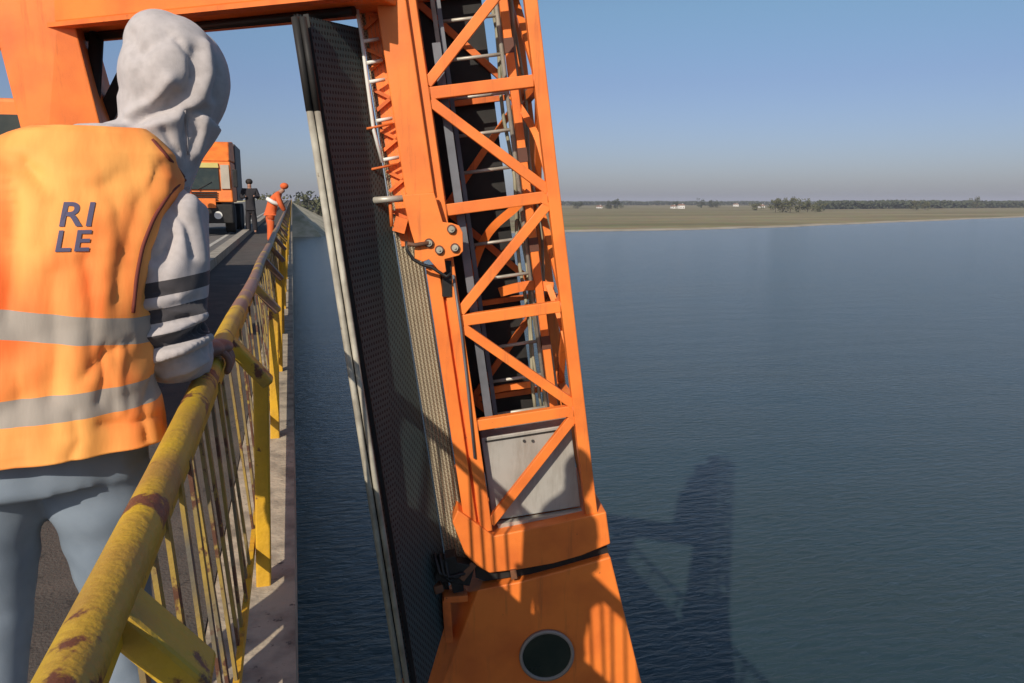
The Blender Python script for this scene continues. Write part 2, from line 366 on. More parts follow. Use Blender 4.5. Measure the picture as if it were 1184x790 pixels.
fp_ = part(mb, 'post', yellow, rl); fp_['kind'] = 'stuff'
mb = MB(); mb.beam((-.195, .95, .06), (-.238, .95, .77), .008, .026, (1, 0, 0)); bal0 = None
bal_y = []
for k in range(-1, 156):
    for j in range(1, 13): bal_y.append(PY+PS*k+j*PS/13+random.uniform(-.025, .025)) if random.random() > .1 else None
near = [y for y in bal_y if .3 < y < 14.0][:99]
for i, y in enumerate(near):
    if i == 0:
        bal0 = part(mb, 'baluster', bal_m, rl); base_y = .95; bal0.location = (0, y-base_y, dk(y))
    else:
        c = bal0.copy(); C.objects.link(c); c.parent = rl; c.location = (random.uniform(-.004, .004), y-base_y+random.uniform(-.006, .006), dk(y)); c.rotation_euler = (R(random.uniform(-1.1, 1.1)), R(random.uniform(-.8, .8)), 0)
mb = MB()
for y in bal_y:
    if y not in near and y < 120: mb.beam((-.195, y, .06+dk(y)), (-.238, y, .77+dk(y)), .008, .026, (1, 0, 0))
fb = part(mb, 'baluster', bal_m, rl); fb['kind'] = 'stuff'

# ================================================================== INSPECTION CRANE
cr_root = thing('bridge_inspection_crane', tuple(M(0, -3.2, .4)), 'big orange inspection crane with lattice mast hanging down past the yellow railing', 'crane')
T_TOP = 6.9
W0, W1, DEP = -.425, .345, .86
TB = st(566, 604)[1]
def cp(mb, name, m=orange, **k): return part(mb, name, m, cr_root, **k)
# chords
for s, d, top in ((W0, 0, T_TOP), (W1, 0, T_TOP), (W0, DEP, T_TOP), (W1, DEP, T_TOP)):
    mb = MB(); mb.beam(M(s, TB-.05, d), M(s, top, d), .085, .085, MX); cp(mb, 'mast_chord', bevel=.006)
nodes = [-1.12+.752*k for k in range(0, 11)]
for k, t in enumerate(nodes):
    mb = MB(); mb.beam(M(W0+.043, t, .006), M(W1-.043, t, .006), .066, .078, MD); cp(mb, 'cross_bar', bevel=.005)
    mb = MB(); mb.beam(M(W1, t-.02, .043), M(W1, t-.02, DEP-.043), .06, .06, MX); cp(mb, 'cross_bar')
    mb = MB(); mb.beam(M(W0, t-.02, .043), M(W0, t-.02, DEP-.043), .06, .06, MX); cp(mb, 'cross_bar')
# front zigzag; bottom panel runs up-right, next up-left ...
def dia(s0, t0, s1, t1, d0=0, d1=0, w=.066): 
    mb = MB(); mb.beam(M(s0, t0, d0), M(s1, t1, d1), w, .05, MX if d0 == d1 else MU); cp(mb, 'diagonal_brace', bevel=.004)
ns = [TB]+nodes
for k in range(len(ns)-1):
    a, b = ns[k], ns[k+1]
    if k % 2 == 0: dia(W0+.035, a+.06 if k else a+.0, W1-.03, b-.035, -.004, -.004)
    else: dia(W1-.03, a+.04, W0+.03, b-.04, -.004, -.004)
# side faces
for k in range(len(ns)-1):
    a, b = ns[k], ns[k+1]
    if k % 2 == 0: dia(W1, a, W1, b, .03, DEP-.03, .05)
    else: dia(W1, a, W1, b, DEP-.03, .03, .05)
# weld plates at right nodes
for k in range(1, len(ns), 2):
    t = ns[k]; mb = MB(); mb.prism([M(W1-.1, t-.03, -.033), M(W1+.02, t-.10, -.033), M(W1+.02, t+.08, -.033)], [M(W1-.1, t-.03, -.027), M(W1+.02, t-.10, -.027), M(W1+.02, t+.08, -.027)])
    cp(mb, 'gusset_plate')
# back dark sheet behind the ladder
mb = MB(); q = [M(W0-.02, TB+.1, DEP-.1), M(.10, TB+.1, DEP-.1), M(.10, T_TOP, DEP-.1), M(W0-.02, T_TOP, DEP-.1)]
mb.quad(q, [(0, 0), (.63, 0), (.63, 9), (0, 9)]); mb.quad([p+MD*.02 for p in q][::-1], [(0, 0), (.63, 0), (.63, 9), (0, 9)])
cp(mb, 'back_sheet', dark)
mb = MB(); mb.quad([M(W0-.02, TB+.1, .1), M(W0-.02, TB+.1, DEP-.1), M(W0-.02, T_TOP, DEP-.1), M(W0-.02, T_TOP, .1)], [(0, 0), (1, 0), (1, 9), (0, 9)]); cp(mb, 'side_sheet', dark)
for k in range(len(ns)-1):
    a, b = ns[k], ns[k+1]
    mb = MB(); mb.beam(M(W0+.04, a if k % 2 else b, DEP-.13), M(W1-.04, b if k % 2 else a, DEP-.13), .05, .04, MX); cp(mb, 'rear_brace', orange_dull)
    mb = MB(); mb.beam(M(W0+.04, b, DEP-.14), M(W1-.04, b, DEP-.14), .05, .04, MD); cp(mb, 'rear_brace', orange_dull)
# weld beads and bolts at the nodes of the front face
weld_m = mat('weld_paint', (.62, .15, .03), .5)
for t in nodes[:5]:
    for s_, sg in ((W0+.043, 1), (W1-.043, -1)):
        mb = MB(); mb.tube([M(s_, t-.038, -.03), M(s_, t+.038, -.03)], .006, 6); cp(mb, 'weld_bead', weld_m)
# ladder
LD = .50
lad = MB()
sl = [st(503, 20, LD), st(547, 330, LD), st(569, 500, LD)]; sr = [st(566, 10, LD), st(620, 330, LD), st(634, 470, LD)]
s_l = sum(p[0] for p in sl)/3; s_r = sum(p[0] for p in sr)/3
lt, lb = T_TOP-.5, st(568, 492, LD)[1]
lad.beam(M(s_l, lb, LD), M(s_l, lt, LD), .03, .05, MX)
ld = cp(lad, 'ladder', galv)
mb = MB(); mb.tube([M(s_r, lb, LD), M(s_r, lt, LD)], .017, 10); part(mb, 'stile', galv, ld)
t = lb+.1; 
while t < lt-.1:
    mb = MB(); mb.tube([M(s_l+.015, t-.02, LD), M(s_r-.012, t-.02, LD)], .013, 8); part(mb, 'rung', galv, ld); t += .262
# grey channel just right of the left chord
mb = MB(); s, _ = st(512, 130, .12); mb.beam(M(s+.02, st(575, 480, .12)[1], .16), M(s+.02, st(505, 50, .12)[1], .16), .055, .12, MX); cp(mb, 'cable_channel', galv_dark)
mb = MB(); s, _ = st(527, 150, .35); mb.beam(M(s, st(575, 480, .35)[1], .35), M(s, T_TOP-1, .35), .03, .06, MX); cp(mb, 'guide_rail', galv_dark)
# hoses
for i, (x0, x1) in enumerate(((566, 620), (571, 624), (577, 629), (582, 633), (587, 637), (591, 643))):
    mb = MB(); pts = []
    for j in range(15):
        f = j/14; px = x0+(x1-x0)*f**.9; py = 0+480*f
        s, t = st(px, py, .62); pts.append(M(s+.016*math.sin(j*1.3+i*2), t, .56+.03*math.sin(j*.8+i)))
    s, t = st(x0-30, -300, .62); pts = [M(s, t, .62)]+pts
    mb.tube(pts, .011 if i % 2 else .014, 8); cp(mb, 'hose', cable_m if i != 3 else hose_m)
# inner telescoping tube with clamps, at the back right
IT = .42
sA = sum(st(x, y, IT)[0] for x, y in ((587, 40), (606, 150), (614, 300), (640, 480)))/4
mb = MB(); tb_, tt_ = st(640, 488, IT)[1], T_TOP; mb.beam(M(sA, tb_, IT), M(sA, tt_, IT), .06, .06, MX); tel = cp(mb, 'telescopic_tube', bevel=.006)
for yy in (52, 180, 285, 400):
    s, t = st(600, yy, IT); mb = MB(); mb.beam(M(sA, t-.05, IT), M(sA, t+.05, IT), .068, .068, MX); part(mb, 'clamp', brown, tel)
# curved guard hoops inside the mast
def hoop(pxs, d0, d1, w=.045):
    mb = MB(); n = len(pxs); P = []
    for i, (x, y) in enumerate(pxs):
        P.append(FP(x, y, d0+(d1-d0)*i/(n-1)))
    # smooth
    Q = []
    for i in range(n-1):
        p0, p1, p2, p3 = P[max(i-1, 0)], P[i], P[i+1], P[min(i+2, n-1)]
        for k in range(5):
            u = k/5; Q.append(.5*((2*p1)+(p2-p0)*u+(2*p0-5*p1+4*p2-p3)*u*u+(3*p1-p0-3*p2+p3)*u**3))
    Q.append(P[-1]); 
    rs = []
    for i, q in enumerate(Q):
        a = (Q[min(i+1, len(Q)-1)]-Q[max(i-1, 0)]).normalized(); sd = MD.cross(a).normalized(); nn = a.cross(sd)
        rs.append([q+sd*w/2+nn*.012, q-sd*w/2+nn*.012, q-sd*w/2-nn*.012, q+sd*w/2-nn*.012])
    mb.rings(rs, smooth=False); return cp(mb, 'guard_hoop', orange)
hoop([(592, 112), (608, 135), (622, 162), (634, 205)], .5, .12)
hoop([(543, 322), (556, 285), (571, 262), (596, 240), (612, 222)], .62, .3, .06)
hoop([(634, 330), (645, 360), (654, 392), (662, 425)], .4, .1)
hoop([(578, 338), (596, 333), (616, 330), (640, 332)], .55, .4, .07)
hoop([(566, 452), (585, 448), (600, 446), (618, 444)], .6, .55, .05)
# box arm left of the chord (wide plate) with web and truss side
sL = st(449, 100, -.09)[0]; sR = st(484, 100, -.09)[0]
sL = (st(449, 100, -.09)[0]+st(466, 200, -.09)[0])/2; sR = (st(484, 100, -.09)[0]+st(499, 200, -.09)[0])/2
tbx = st(470, 228, -.09)[1]
mb = MB(); mb.beam(M((sL+sR)/2, tbx, .03), M((sL+sR)/2, T_TOP, .03), sR-sL, .24, MX); cp(mb, 'box_arm', bevel=.008)
mb = MB(); mb.beam(M(sR+.035, st(505, 255)[1], .08), M(sR+.035, T_TOP, .08), .07, .12, MX); cp(mb, 'arm_web', orange_dull)
tw = [(-1.45, 2.15), (-.70, 2.15), (-.70, 6.3), (-1.0, 6.3), (-1.0, 5.3), (-1.25, 5.3), (-1.25, 4.3), (-1.45, 4.3)]  # stepped block added out of view to widen the mast's shadow on the water
f1 = [M(x, y, .25) for x, y in tw]; mb = MB(); mb.prism(f1, [p+MD*.6 for p in f1]); cp(mb, 'added_shadow_block', orange, bevel=.01)
# end plate
pp = [(465, 226), (502, 223), (512, 257), (522, 258), (531, 261), (535, 269), (535.5, 290.6), (530.6, 295.5), (514, 300), (516, 314), (511, 317), (496, 300), (489, 303), (479.5, 299), (479.5, 282), (474.6, 266)]
f1 = [FP(x, y, -.135) for x, y in pp]; f2 = [p+MD*.03 for p in f1]
mb = MB(); mb.prism(f1, f2); ep = cp(mb, 'end_plate', bevel=.004)
for x, y in ((522, 265), (526, 286.5), (508, 289), (496, 281)):
    c = FP(x, y, -.137); mb = MB(); mb.tube([c, c-MD*.016], .030, 18); bo = part(mb, 'bolt_washer', brown, ep)
    mb = MB(); mb.tube([c-MD*.016, c-MD*.03], .021, 18); mb.tube([c-MD*.03, c-MD*.04], .008, 12); part(mb, 'bolt', pale, bo)
mb = MB(); mb.tube([FP(x, y, -.165) for x, y in ((471, 282), (480, 283.5), (496, 281))], .014, 10); part(mb, 'pin_lever', rust, ep)
mb = MB(); mb.tube([FP(x, y, -.14) for x, y in ((470, 279), (471, 290), (478, 300), (488, 306), (499, 309), (508, 315), (516, 320), (522, 316))], .011, 10); cp(mb, 'hydraulic_hose', hose_m)
# left side truss strip of the arm + conduit
dS = .16
mb = MB(); s0 = st(432, 60, dS)[0]; mb.beam(M(s0+.025, st(462, 285, dS)[1], dS), M(s0+.025, T_TOP, dS), .085, .10, MX); ts = cp(mb, 'arm_side_rail', orange)
k = 0
for yy in range(-40, 270, 24):
    s, t = st(430, yy, dS-.09); mb = MB()
    a = M(s0-.035, t, dS-.075); b = M(s0+.10, t+(.085 if k % 2 else -.085), dS-.075); mb.beam(a, b, .022, .02, MX); part(mb, 'lacing_bar', orange_dull, ts); k += 1
cps = [(408, -30), (411, 0), (418, 42), (424, 90), (432, 150), (442, 188)]
mb = MB(); mb.tube([FP(x, y, .02) for x, y in cps], .012, 10); cd = cp(mb, 'conduit', white_m)
for x, y in ((412, 3), (420, 48), (424, 73), (427, 95), (435, 140), (443, 185)):
    mb = MB(); mb.tube([FP(x, y, .02), FP(x+18, y-3, .06)], .012, 8); part(mb, 'conduit_clip', white_m, cd)
for x, y in ((428, 146), (433, 193)):
    mb = MB(); mb.tube([FP(x-4, y+3, .0), FP(x+26, y-3, .05)], .008, 8); part(mb, 'conduit_clip', orange_dull, cd)
mb = MB(); mb.tube([FP(430, 232, -.02), FP(466, 229.5, -.02)], .022, 12); cp(mb, 'pipe_stub', galv)
mb = MB(); mb.tube([FP(451, 232, .0), FP(453, 262, .0)], .012, 8); mb.beam(FP(456, 258, .05), FP(470, 262, .05), .1, .1, MU); cp(mb, 'hose_bracket', orange_dull)
# lower inner orange column left of the chord
sI = (st(522, 447, .0)[0]+st(536, 560, .0)[0])/2
mb = MB(); mb.beam(M(sI, TB-.25, .03), M(sI, st(508, 306)[1], .03), .088, .12, MX); cp(mb, 'inner_column', bevel=.006)
mb = MB(); mb.beam(M(sI+.055, TB-.25, .05), M(sI+.055, st(508, 306)[1], .05), .03, .08, MX); cp(mb, 'inner_web', orange_dull)
mb = MB(); mb.tube([FP(524, 318, -.06), FP(533, 380, -.06), FP(541, 450, -.06), FP(549, 530, -.06)], .009, 8); cp(mb, 'thin_conduit', galv_dark)
mb = MB(); mb.box(-.03, .03, -.03, .03, -.12, .12); mb.bm.transform(Matrix.Translation(FP(516, 322, -.03))); cp(mb, 'cylinder_end', dark)
# cabinet
c0, c1 = W0+.055, W1-.055
ct, cb = st(620, 497, .1)[1], st(628, 593, .1)[1]
mb = MB(); mb.hexa([M(c0, cb, .10), M(c1, cb, .10), M(c1, cb, .6), M(c0, cb, .6), M(c0, ct, .10), M(c1, ct, .10), M(c1, ct, .6), M(c0, ct, .6)]); cab = cp(mb, 'equipment_cabinet', cab_grey, bevel=.008)
mb = MB(); mb.beam(M(c0+.03, cb-.035, .08), M(c1, cb-.035, .08), .05, .06, MU); part(mb, 'cabinet_sill', galv, cab)
mb = MB()
for x in (606, 616): mb.tube([FP(x, 510, .098), FP(x, 510, .088)], .011, 10)
part(mb, 'cabinet_latch', dark, cab)
mb = MB(); mb.beam(M(c0+.03, ct-.03, .097), M(c1-.02, ct-.03, .097), .012, .006, MU); part(mb, 'cabinet_seam', dark, cab)
# turret band, curved left flare
bp = [(523, 604), (529, 590), (560, 612), (570, 620), (640, 606), (701, 592), (706, 629), (672, 643), (640, 652), (600, 659), (566, 663), (552, 655), (538, 642)]
f1 = [FP(x, y, -.06) for x, y in bp]; mb = MB(); mb.prism(f1, [p+MD*1.0 for p in f1]); cp(mb, 'turret_band', orange, bevel=.01)
gp = [(548, 640), (600, 640), (700, 625), (704, 640), (640, 660), (560, 672), (550, 668)]
f1 = [FP(x, y, .0) for x, y in gp]; mb = MB(); mb.prism(f1, [p+MD*.85 for p in f1]); cp(mb, 'turret_joint', dark)
# lower housing
fr = [(553, 682), (600, 673), (650, 660), (706, 644), (742, 790), (770, 900), (480, 900), (513, 790)]
f1 = [FP(x, y, -.07) for x, y in fr]
f2 = [p+MD*.95 for p in f1]
f2[0] = FP(506, 690, .35); f2[7] = FP(462, 790, .35); f2[6] = FP(424, 900, .35)
mb = MB(); mb.prism(f1, f2); hs = cp(mb, 'turret_housing', orange, bevel=.012)
pc = FP(632, 757, -.072); mb = MB()
ringp = lambda r, d: [pc+(MX*math.cos(a)+MU*math.sin(a))*r+MD*d for a in [i*math.pi/20 for i in range(40)]]
mb.rings([ringp(.178, 0), ringp(.205, 0), ringp(.205, -.022), ringp(.183, -.028), ringp(.178, 0)], cap=False); ph = part(mb, 'porthole_ring', mat('porthole_frame', (.36, .31, .27), .5, .2), hs)
mb = MB(); mb.rings([ringp(.18, -.004), ringp(.18, -.010)]); part(mb, 'porthole_glass', glass_m, ph)
mb = MB(); c = FP(594, 664, -.075); mb.beam(c-MU*.035, c+MU*.035, .045, .03, MX); cp(mb, 'lug', rust, bevel=.004)
# machinery between gangway and turret
for (x0, y0, x1, y1, ww, mm, nm) in ((505, 655, 545, 662, .16, dark, 'hydraulic_block'), (512, 690, 540, 688, .05, orange_dull, 'pivot_bracket'), (516, 690, 519, 738, .06, orange_dull, 'pivot_bracket'), (500, 680, 510, 676, .06, rust, 'pivot_pin'), (520, 640, 530, 680, .08, dark, 'hydraulic_block'), (533, 668, 548, 650, .05, rust, 'pivot_bracket')):
    mb = MB(); mb.beam(FP(x0, y0, -.02), FP(x1, y1, .0), ww, .12, MU if abs(x1-x0) > abs(y1-y0) else MX); cp(mb, nm, mm, bevel=.006)
for j in range(3):
    mb = MB(); mb.tube([FP(502+j*6, 640, -.05), FP(508+j*5, 662+j*3, -.1), FP(520+j*6, 672-j*4, -.08), FP(540+j*3, 662, -.03)], .013, 8); cp(mb, 'hydraulic_hose', hose_m)

# ---- gangway folded up against the mast
nearTop, nearBot = FP(343, 20, -.46), FP(471, 800, -.46)
far_s = .5*(st(460, 290, .1)[0]+st(492, 520, .1)[0])
ax = (nearTop-nearBot).normalized()
topL = nearTop+ax*.02; botL = nearBot-ax*.3
topR = M(far_s, (topL-MO).dot(MU), .1); botR = M(far_s, st(505, 700, .1)[1], .1)
Lg = (topL-botL).length
nv = (topR-topL).cross(ax).normalized()
mb = MB(); uvq = [(0, 0), (.9, 0), (.9, Lg), (0, Lg)]
mb.quad([botL, botR, topR, topL], uvq); mb.quad([p+nv*.02*(1 if nv.dot(MD) > 0 else -1) for p in (botL, topL, topR, botR)], [(0, 0), (0, Lg), (.9, Lg), (.9, 0)])
gw = cp(mb, 'gangway_floor', perf_dark)
# ribs on the floor
for f in (.10,):
    mb = MB(); mb.beam(botL.lerp(botR, f)-nv*.02*(1 if nv.dot(MD) > 0 else -1), topL.lerp(topR, f)-nv*.02*(1 if nv.dot(MD) > 0 else -1), .03, .02, MX); part(mb, 'floor_rib', dark, gw)
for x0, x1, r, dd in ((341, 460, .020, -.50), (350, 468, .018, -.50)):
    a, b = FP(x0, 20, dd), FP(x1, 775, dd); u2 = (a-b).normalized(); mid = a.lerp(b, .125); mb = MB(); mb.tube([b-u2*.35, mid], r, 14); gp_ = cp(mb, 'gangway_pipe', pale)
    mb = MB(); mb.tube([mid, a], r*1.12, 14); part(mb, 'pipe_shaded_end', dark, gp_)  # black tube on the pipe top paints in the boom's shade
tl, tr_ = M(far_s+.005, T_TOP-2.6, .12), M(sI-.055, T_TOP-2.6, .12); bl, brr = M(far_s+.005, st(505, 680, .1)[1], .12), M(sI-.055, st(520, 660, .1)[1], .12)
wv = (tr_-tl).length; hv = (tl-bl).length
mb = MB(); n = 7
# corrugated tan side panel: shallow vertical folds
cols = []
for i in range(n*2+1):
    f = i/(n*2); dd = -.012 if i % 2 else .012
    cols.append((f, dd))
for (f0, d0), (f1_, d1) in zip(cols, cols[1:]):
    mb.quad([bl.lerp(brr, f0)+MD*d0, bl.lerp(brr, f1_)+MD*d1, tl.lerp(tr_, f1_)+MD*d1, tl.lerp(tr_, f0)+MD*d0], [(f0*wv, 0), (f1_*wv, 0), (f1_*wv, hv), (f0*wv, hv)])
cp(mb, 'gangway_side_panel', perf_tan)

# ---- upper boom and turret pedestal on the carrier
def zc(x, y, z): return Vector((x, y, z))
BZ = CAM_Z+1.2
a0, a1 = Vector((.42, 4.87, 0)), Vector((-2.6, 7.0, 0))
bx = (a1-a0).normalized(); bs = Vector((-bx.y, bx.x, 0)); bs = bs if bs.y > 0 else -bs
def bpnt(s, t, z): return a0+bx*s+bs*t+Vector((0, 0, z))
Lb = (a1-a0).length
mb = MB(); mb.hexa([bpnt(-.05, 0, BZ), bpnt(Lb, 0, BZ+.0), bpnt(Lb, .62, BZ+.0), bpnt(-.05, .62, BZ), bpnt(-.05, 0, BZ+.55), bpnt(Lb, 0, BZ+.6), bpnt(Lb, .62, BZ+.6), bpnt(-.05, .62, BZ+.55)]); cp(mb, 'boom', orange, bevel=.01)
mb = MB(); mb.beam(bpnt(0, .02, BZ-.02), bpnt(Lb-.6, .02, BZ-.02), .09, .03, bs); cp(mb, 'boom_flange', orange_dull)
mb = MB(); mb.tube([bpnt(.2, .3, BZ-.03), bpnt(Lb-.8, .34, BZ-.03)], .03, 10); cp(mb, 'boom_hose', hose_m)
mb = MB(); mb.hexa([(-1.72, 6.3, 1.25), (-1.20, 6.3, 1.25), (-1.16, 7.0, 1.25), (-1.72, 7.0, 1.25), (-1.92, 6.25, BZ+.3), (-1.42, 6.2, BZ+.3), (-1.45, 7.0, BZ+.3), (-1.92, 7.0, BZ+.3)]); cp(mb, 'pedestal', orange, bevel=.01)
mb = MB(); mb.beam((-1.36, 6.75, 1.9), (-1.02, 6.6, BZ-.05), .12, .12, (1, 0, 0)); mb.tube([(-1.5, 6.6, 1.2), (-1.3, 6.5, BZ)], .05, 10); cp(mb, 'lift_cylinder', dark)
# carrier vehicle
mb = MB(); mb.box(-4.25, -1.82, 3.2, 11.0, .95, 1.22); cp(mb, 'carrier_bed', orange_dull, bevel=.02)
mb = MB(); mb.box(-3.6, -2.4, 3.2, 12.5, .6, .95); cp(mb, 'carrier_frame', dark)
mb = MB(); mb.hexa([(-4.25, 11.2, .75), (-1.82, 11.2, .75), (-1.82, 13.2, .75), (-4.25, 13.2, .75), (-4.2, 11.2, 2.55), (-1.87, 11.2, 2.55), (-1.87, 12.9, 2.55), (-4.2, 12.9, 2.55)]); cb_ = cp(mb, 'carrier_cab', orange, bevel=.05)
mb = MB(); mb.box(-4.0, -2.05, 11.19, 11.196, 1.7, 2.35); part(mb, 'rear_window', glass_m, cb_)
for x in (-4.0, -2.1):
    for y in (4.2, 5.5, 9.6, 12.2):
        mb = MB(); mb.tube([(x-.15, y, .52), (x+.15, y, .52)], .5, 28); wh = cp(mb, 'carrier_wheel', rubber_dark, bevel=.02)
        mb = MB(); sx_ = .155 if x > -3 else -.155; mb.tube([(x+sx_, y, .52), (x+sx_*1.1, y, .52)], .26, 20); part(mb, 'wheel_rim', galv, wh)

# ================================================================== FAR ORANGE TRUCK facing us
def far_truck():
    Y = 28.5; k = dk(Y)+.05
    xr = -1.93; xl = xr-2.45
    t = thing('orange_truck', (xl+1.2, Y, k), 'orange truck with a tall wind deflector parked ahead on the road', 'truck')
    def B(name, m, *b, par=t, bev=.03): mb = MB(); mb.box(b[0], b[1], b[2], b[3], b[4]+k, b[5]+k); return part(mb, name, m, par, bevel=bev)
    mb = MB(); mb.hexa([(xl, Y, 1.05+k), (xr, Y, 1.05+k), (xr, Y+2.0, 1.05+k), (xl, Y+2.0, 1.05+k), (xl+.05, Y+.22, 2.42+k), (xr-.05, Y+.22, 2.42+k), (xr-.02, Y+2.0, 2.42+k), (xl+.02, Y+2, 2.42+k)]); cabp = part(mb, 'cab', orange, t, bevel=.05)
    mb = MB(); mb.hexa([(xl+.1, Y+.2, 2.43+k), (xr-.06, Y+.2, 2.43+k), (xr, Y+1.9, 2.43+k), (xl, Y+1.9, 2.43+k), (xl+.35, Y+1.1, 3.12+k), (xr-.12, Y+1.1, 3.12+k), (xr-.02, Y+1.95, 3.18+k), (xl+.25, Y+1.95, 3.18+k)]); part(mb, 'wind_deflector', orange, t, bevel=.05)
    mb = MB(); mb.hexa([(xl+.22, Y-.004, 1.48+k), (xr-.42, Y-.004, 1.48+k), (xr-.42, Y+.03, 1.48+k), (xl+.22, Y+.03, 1.48+k), (xl+.24, Y+.125, 2.18+k), (xr-.44, Y+.125, 2.18+k), (xr-.44, Y+.15, 2.18+k), (xl+.24, Y+.15, 2.18+k)]); part(mb, 'windscreen', glass_m, cabp)
    mb = MB(); mb.hexa([(xl+.22, Y+.10, 2.20+k), (xr-.42, Y+.10, 2.20+k), (xr-.42, Y+.2, 2.20+k), (xl+.22, Y+.2, 2.20+k), (xl+.24, Y+.15, 2.36+k), (xr-.44, Y+.15, 2.36+k), (xr-.44, Y+.2, 2.36+k), (xl+.24, Y+.2, 2.36+k)]); part(mb, 'sun_visor', mat('yellow_visor', (.55, .45, .12), .5), cabp)
    mb = MB(); mb.hexa([(xr-.36, Y+.0, 1.5+k), (xr-.08, Y+.0, 1.5+k), (xr-.08, Y+.06, 1.5+k), (xr-.36, Y+.06, 1.5+k), (xr-.37, Y+.165, 2.3+k), (xr-.1, Y+.165, 2.3+k), (xr-.1, Y+.2, 2.3+k), (xr-.37, Y+.2, 2.3+k)]); part(mb, 'corner_panel', mat('pale_panel', (.42, .36, .28), .5), cabp)
    B('bumper', dark, xl+.03, xr-.03, Y-.12, Y+.3, .35, .98)
    B('bumper_trim', orange, xl+.4, xr-.55, Y-.15, Y-.12, .86, 1.18)
    for x in (xl+.5, xr-.5):
        mb = MB(); mb.tube([(x, Y-.13, .62+k), (x, Y-.16, .62+k)], .13, 18); part(mb, 'headlight', white_m, t)
    for i in range(4): B('grille_slat', dark, xl+.5, xr-.5, Y-.03, Y-.003, 1.12+i*.08, 1.16+i*.08, bev=0)
    for x in (xl+.6, xl+1.35):
        mb = MB(); mb.tube([(x, Y-.02, 1.47+k), (x+.45, Y+.03, 1.72+k)], .015, 6); part(mb, 'wiper', dark, cabp)
    B('number_plate', white_m, xl+.95, xl+1.45, Y-.17, Y-.155, .55, .66, bev=0)
    B('mirror', dark, xr+.02, xr+.17, Y+.05, Y+.2, 1.55, 2.15, bev=.02)
    B('side_box', mat('grey_box', (.09, .075, .07), .6), xl+.05, xr+.02, Y+2.1, Y+5.2, 1.1, 3.12)
    B('chassis', dark, xl+.4, xr-.4, Y+.3, Y+6.2, .5, 1.05, bev=0)
    for x in (xl+.17, xr-.17):
        for y in (Y+.75, Y+4.2, Y+5.5):
            mb = MB(); mb.tube([(x-.16, y, .5+k), (x+.16, y, .5+k)], .5, 24); wh = part(mb, 'wheel', rubber_dark, t, bevel=.03)
far_truck()

# ================================================================== PEOPLE
skin_m = mat('skin', (.26, .13, .095), .55, col2=(.20, .10, .075), scale=8, bump=.1, bscale=120)
def skinned(name, verts, edges, radii, m, parent, root_i=0, sub=2, ry=None):
    me = bpy.data.meshes.new(name); rt = parent
    while rt.parent: rt = rt.parent
    me.from_pydata([Vector(v)-rt.location for v in verts], edges, []); me.update()
    o = bpy.data.objects.new(name, me); C.objects.link(o); o.parent = parent; me.materials.append(m)
    sk = o.modifiers.new('skin', 'SKIN'); sk.use_smooth_shade = True
    lay = me.skin_vertices[0].data if me.skin_vertices else None
    if lay is None:
        bpy.context.view_layer.update(); lay = me.skin_vertices[0].data
    for i, r in enumerate(radii):
        lay[i].radius = r if isinstance(r, (tuple, list)) else (r, r); lay[i].use_root = (i == root_i)
    if sub:
        s = o.modifiers.new('sub', 'SUBSURF'); s.levels = sub; s.render_levels = sub
    return o
def bake(o):
    dg = bpy.context.evaluated_depsgraph_get(); dg.update()
    me = bpy.data.meshes.new_from_object(o.evaluated_get(dg), depsgraph=dg); o.modifiers.clear(); o.data = me
    for p in me.polygons: p.use_smooth = True
    return o
def ellring(c, rx, ry, yaw=0, tilt=0, n=40, pw=2.3, fold=0, seed=0):
    out = []
    for k in range(n):
        a = 2*math.pi*k/n; ca, sa = math.cos(a), math.sin(a)
        x = rx*abs(ca)**(2/pw)*(1 if ca >= 0 else -1); y = ry*abs(sa)**(2/pw)*(1 if sa >= 0 else -1)
        if fold: 
            q = 1+fold*noise.noise(Vector((ca*2.5+seed, sa*2.5, c[2]*3))); x *= q; y *= q
        v = Vector((x, y, -y*math.tan(tilt))); v.rotate(Quaternion((0, 0, 1), yaw)); out.append(Vector(c)+v)
    return out

# ---- hooded man in the vest
fabric = mat('grey_marl_fabric', (.50, .455, .445), .95, col2=(.40, .365, .355), scale=60, amt=.6, bump=.25, bscale=260, sheen=.2)
def stripe_fabric():
    m = mat('striped_sleeve_fabric', (.50, .455, .445), .95, col2=(.40, .365, .355), scale=60, amt=.6, bump=.12, bscale=420, sheen=.2)
    N = m.node_tree.nodes; L = m.node_tree.links; b = N['Principled BSDF']; src = b.inputs['Base Color'].links[0].from_socket
    g = N.new('ShaderNodeNewGeometry'); sp = N.new('ShaderNodeSeparateXYZ'); L.new(g.outputs['Position'], sp.inputs[0])
    def mth(op, a, c):
        x = N.new('ShaderNodeMath'); x.operation = op
        for i, v in enumerate((a, c)):
            if isinstance(v, (int, float)): x.inputs[i].default_value = v
            else: L.new(v, x.inputs[i])
        return x.outputs[0]
    zz = mth('SUBTRACT', sp.outputs['Z'], mth('MULTIPLY', sp.outputs['X'], STR_TILT))
    tot = None
    for z0, z1 in STRIPES:
        q = mth('MULTIPLY', mth('GREATER_THAN', zz, z0), mth('LESS_THAN', zz, z1)); tot = q if tot is None else mth('ADD', tot, q)
    tot = mth('MULTIPLY', tot, mth('GREATER_THAN', sp.outputs['X'], -.44))
    mx = N.new('ShaderNodeMix'); mx.data_type = 'RGBA'; L.new(src, mx.inputs['A']); mx.inputs['B'].default_value = (.055, .05, .055, 1); L.new(tot, mx.inputs['Factor'])
    L.new(mx.outputs['Result'], b.inputs['Base Color']); return m
STR_TILT = .15
def zpx(px, py, dep=1.86): p = at(px, py, dep); return p.z-p.x*STR_TILT
STRIPES = [(zpx(205, 332), zpx(205, 316)), (zpx(200, 361), zpx(200, 346)), (zpx(198, 388), zpx(198, 373))]
sleeve_m = stripe_fabric()
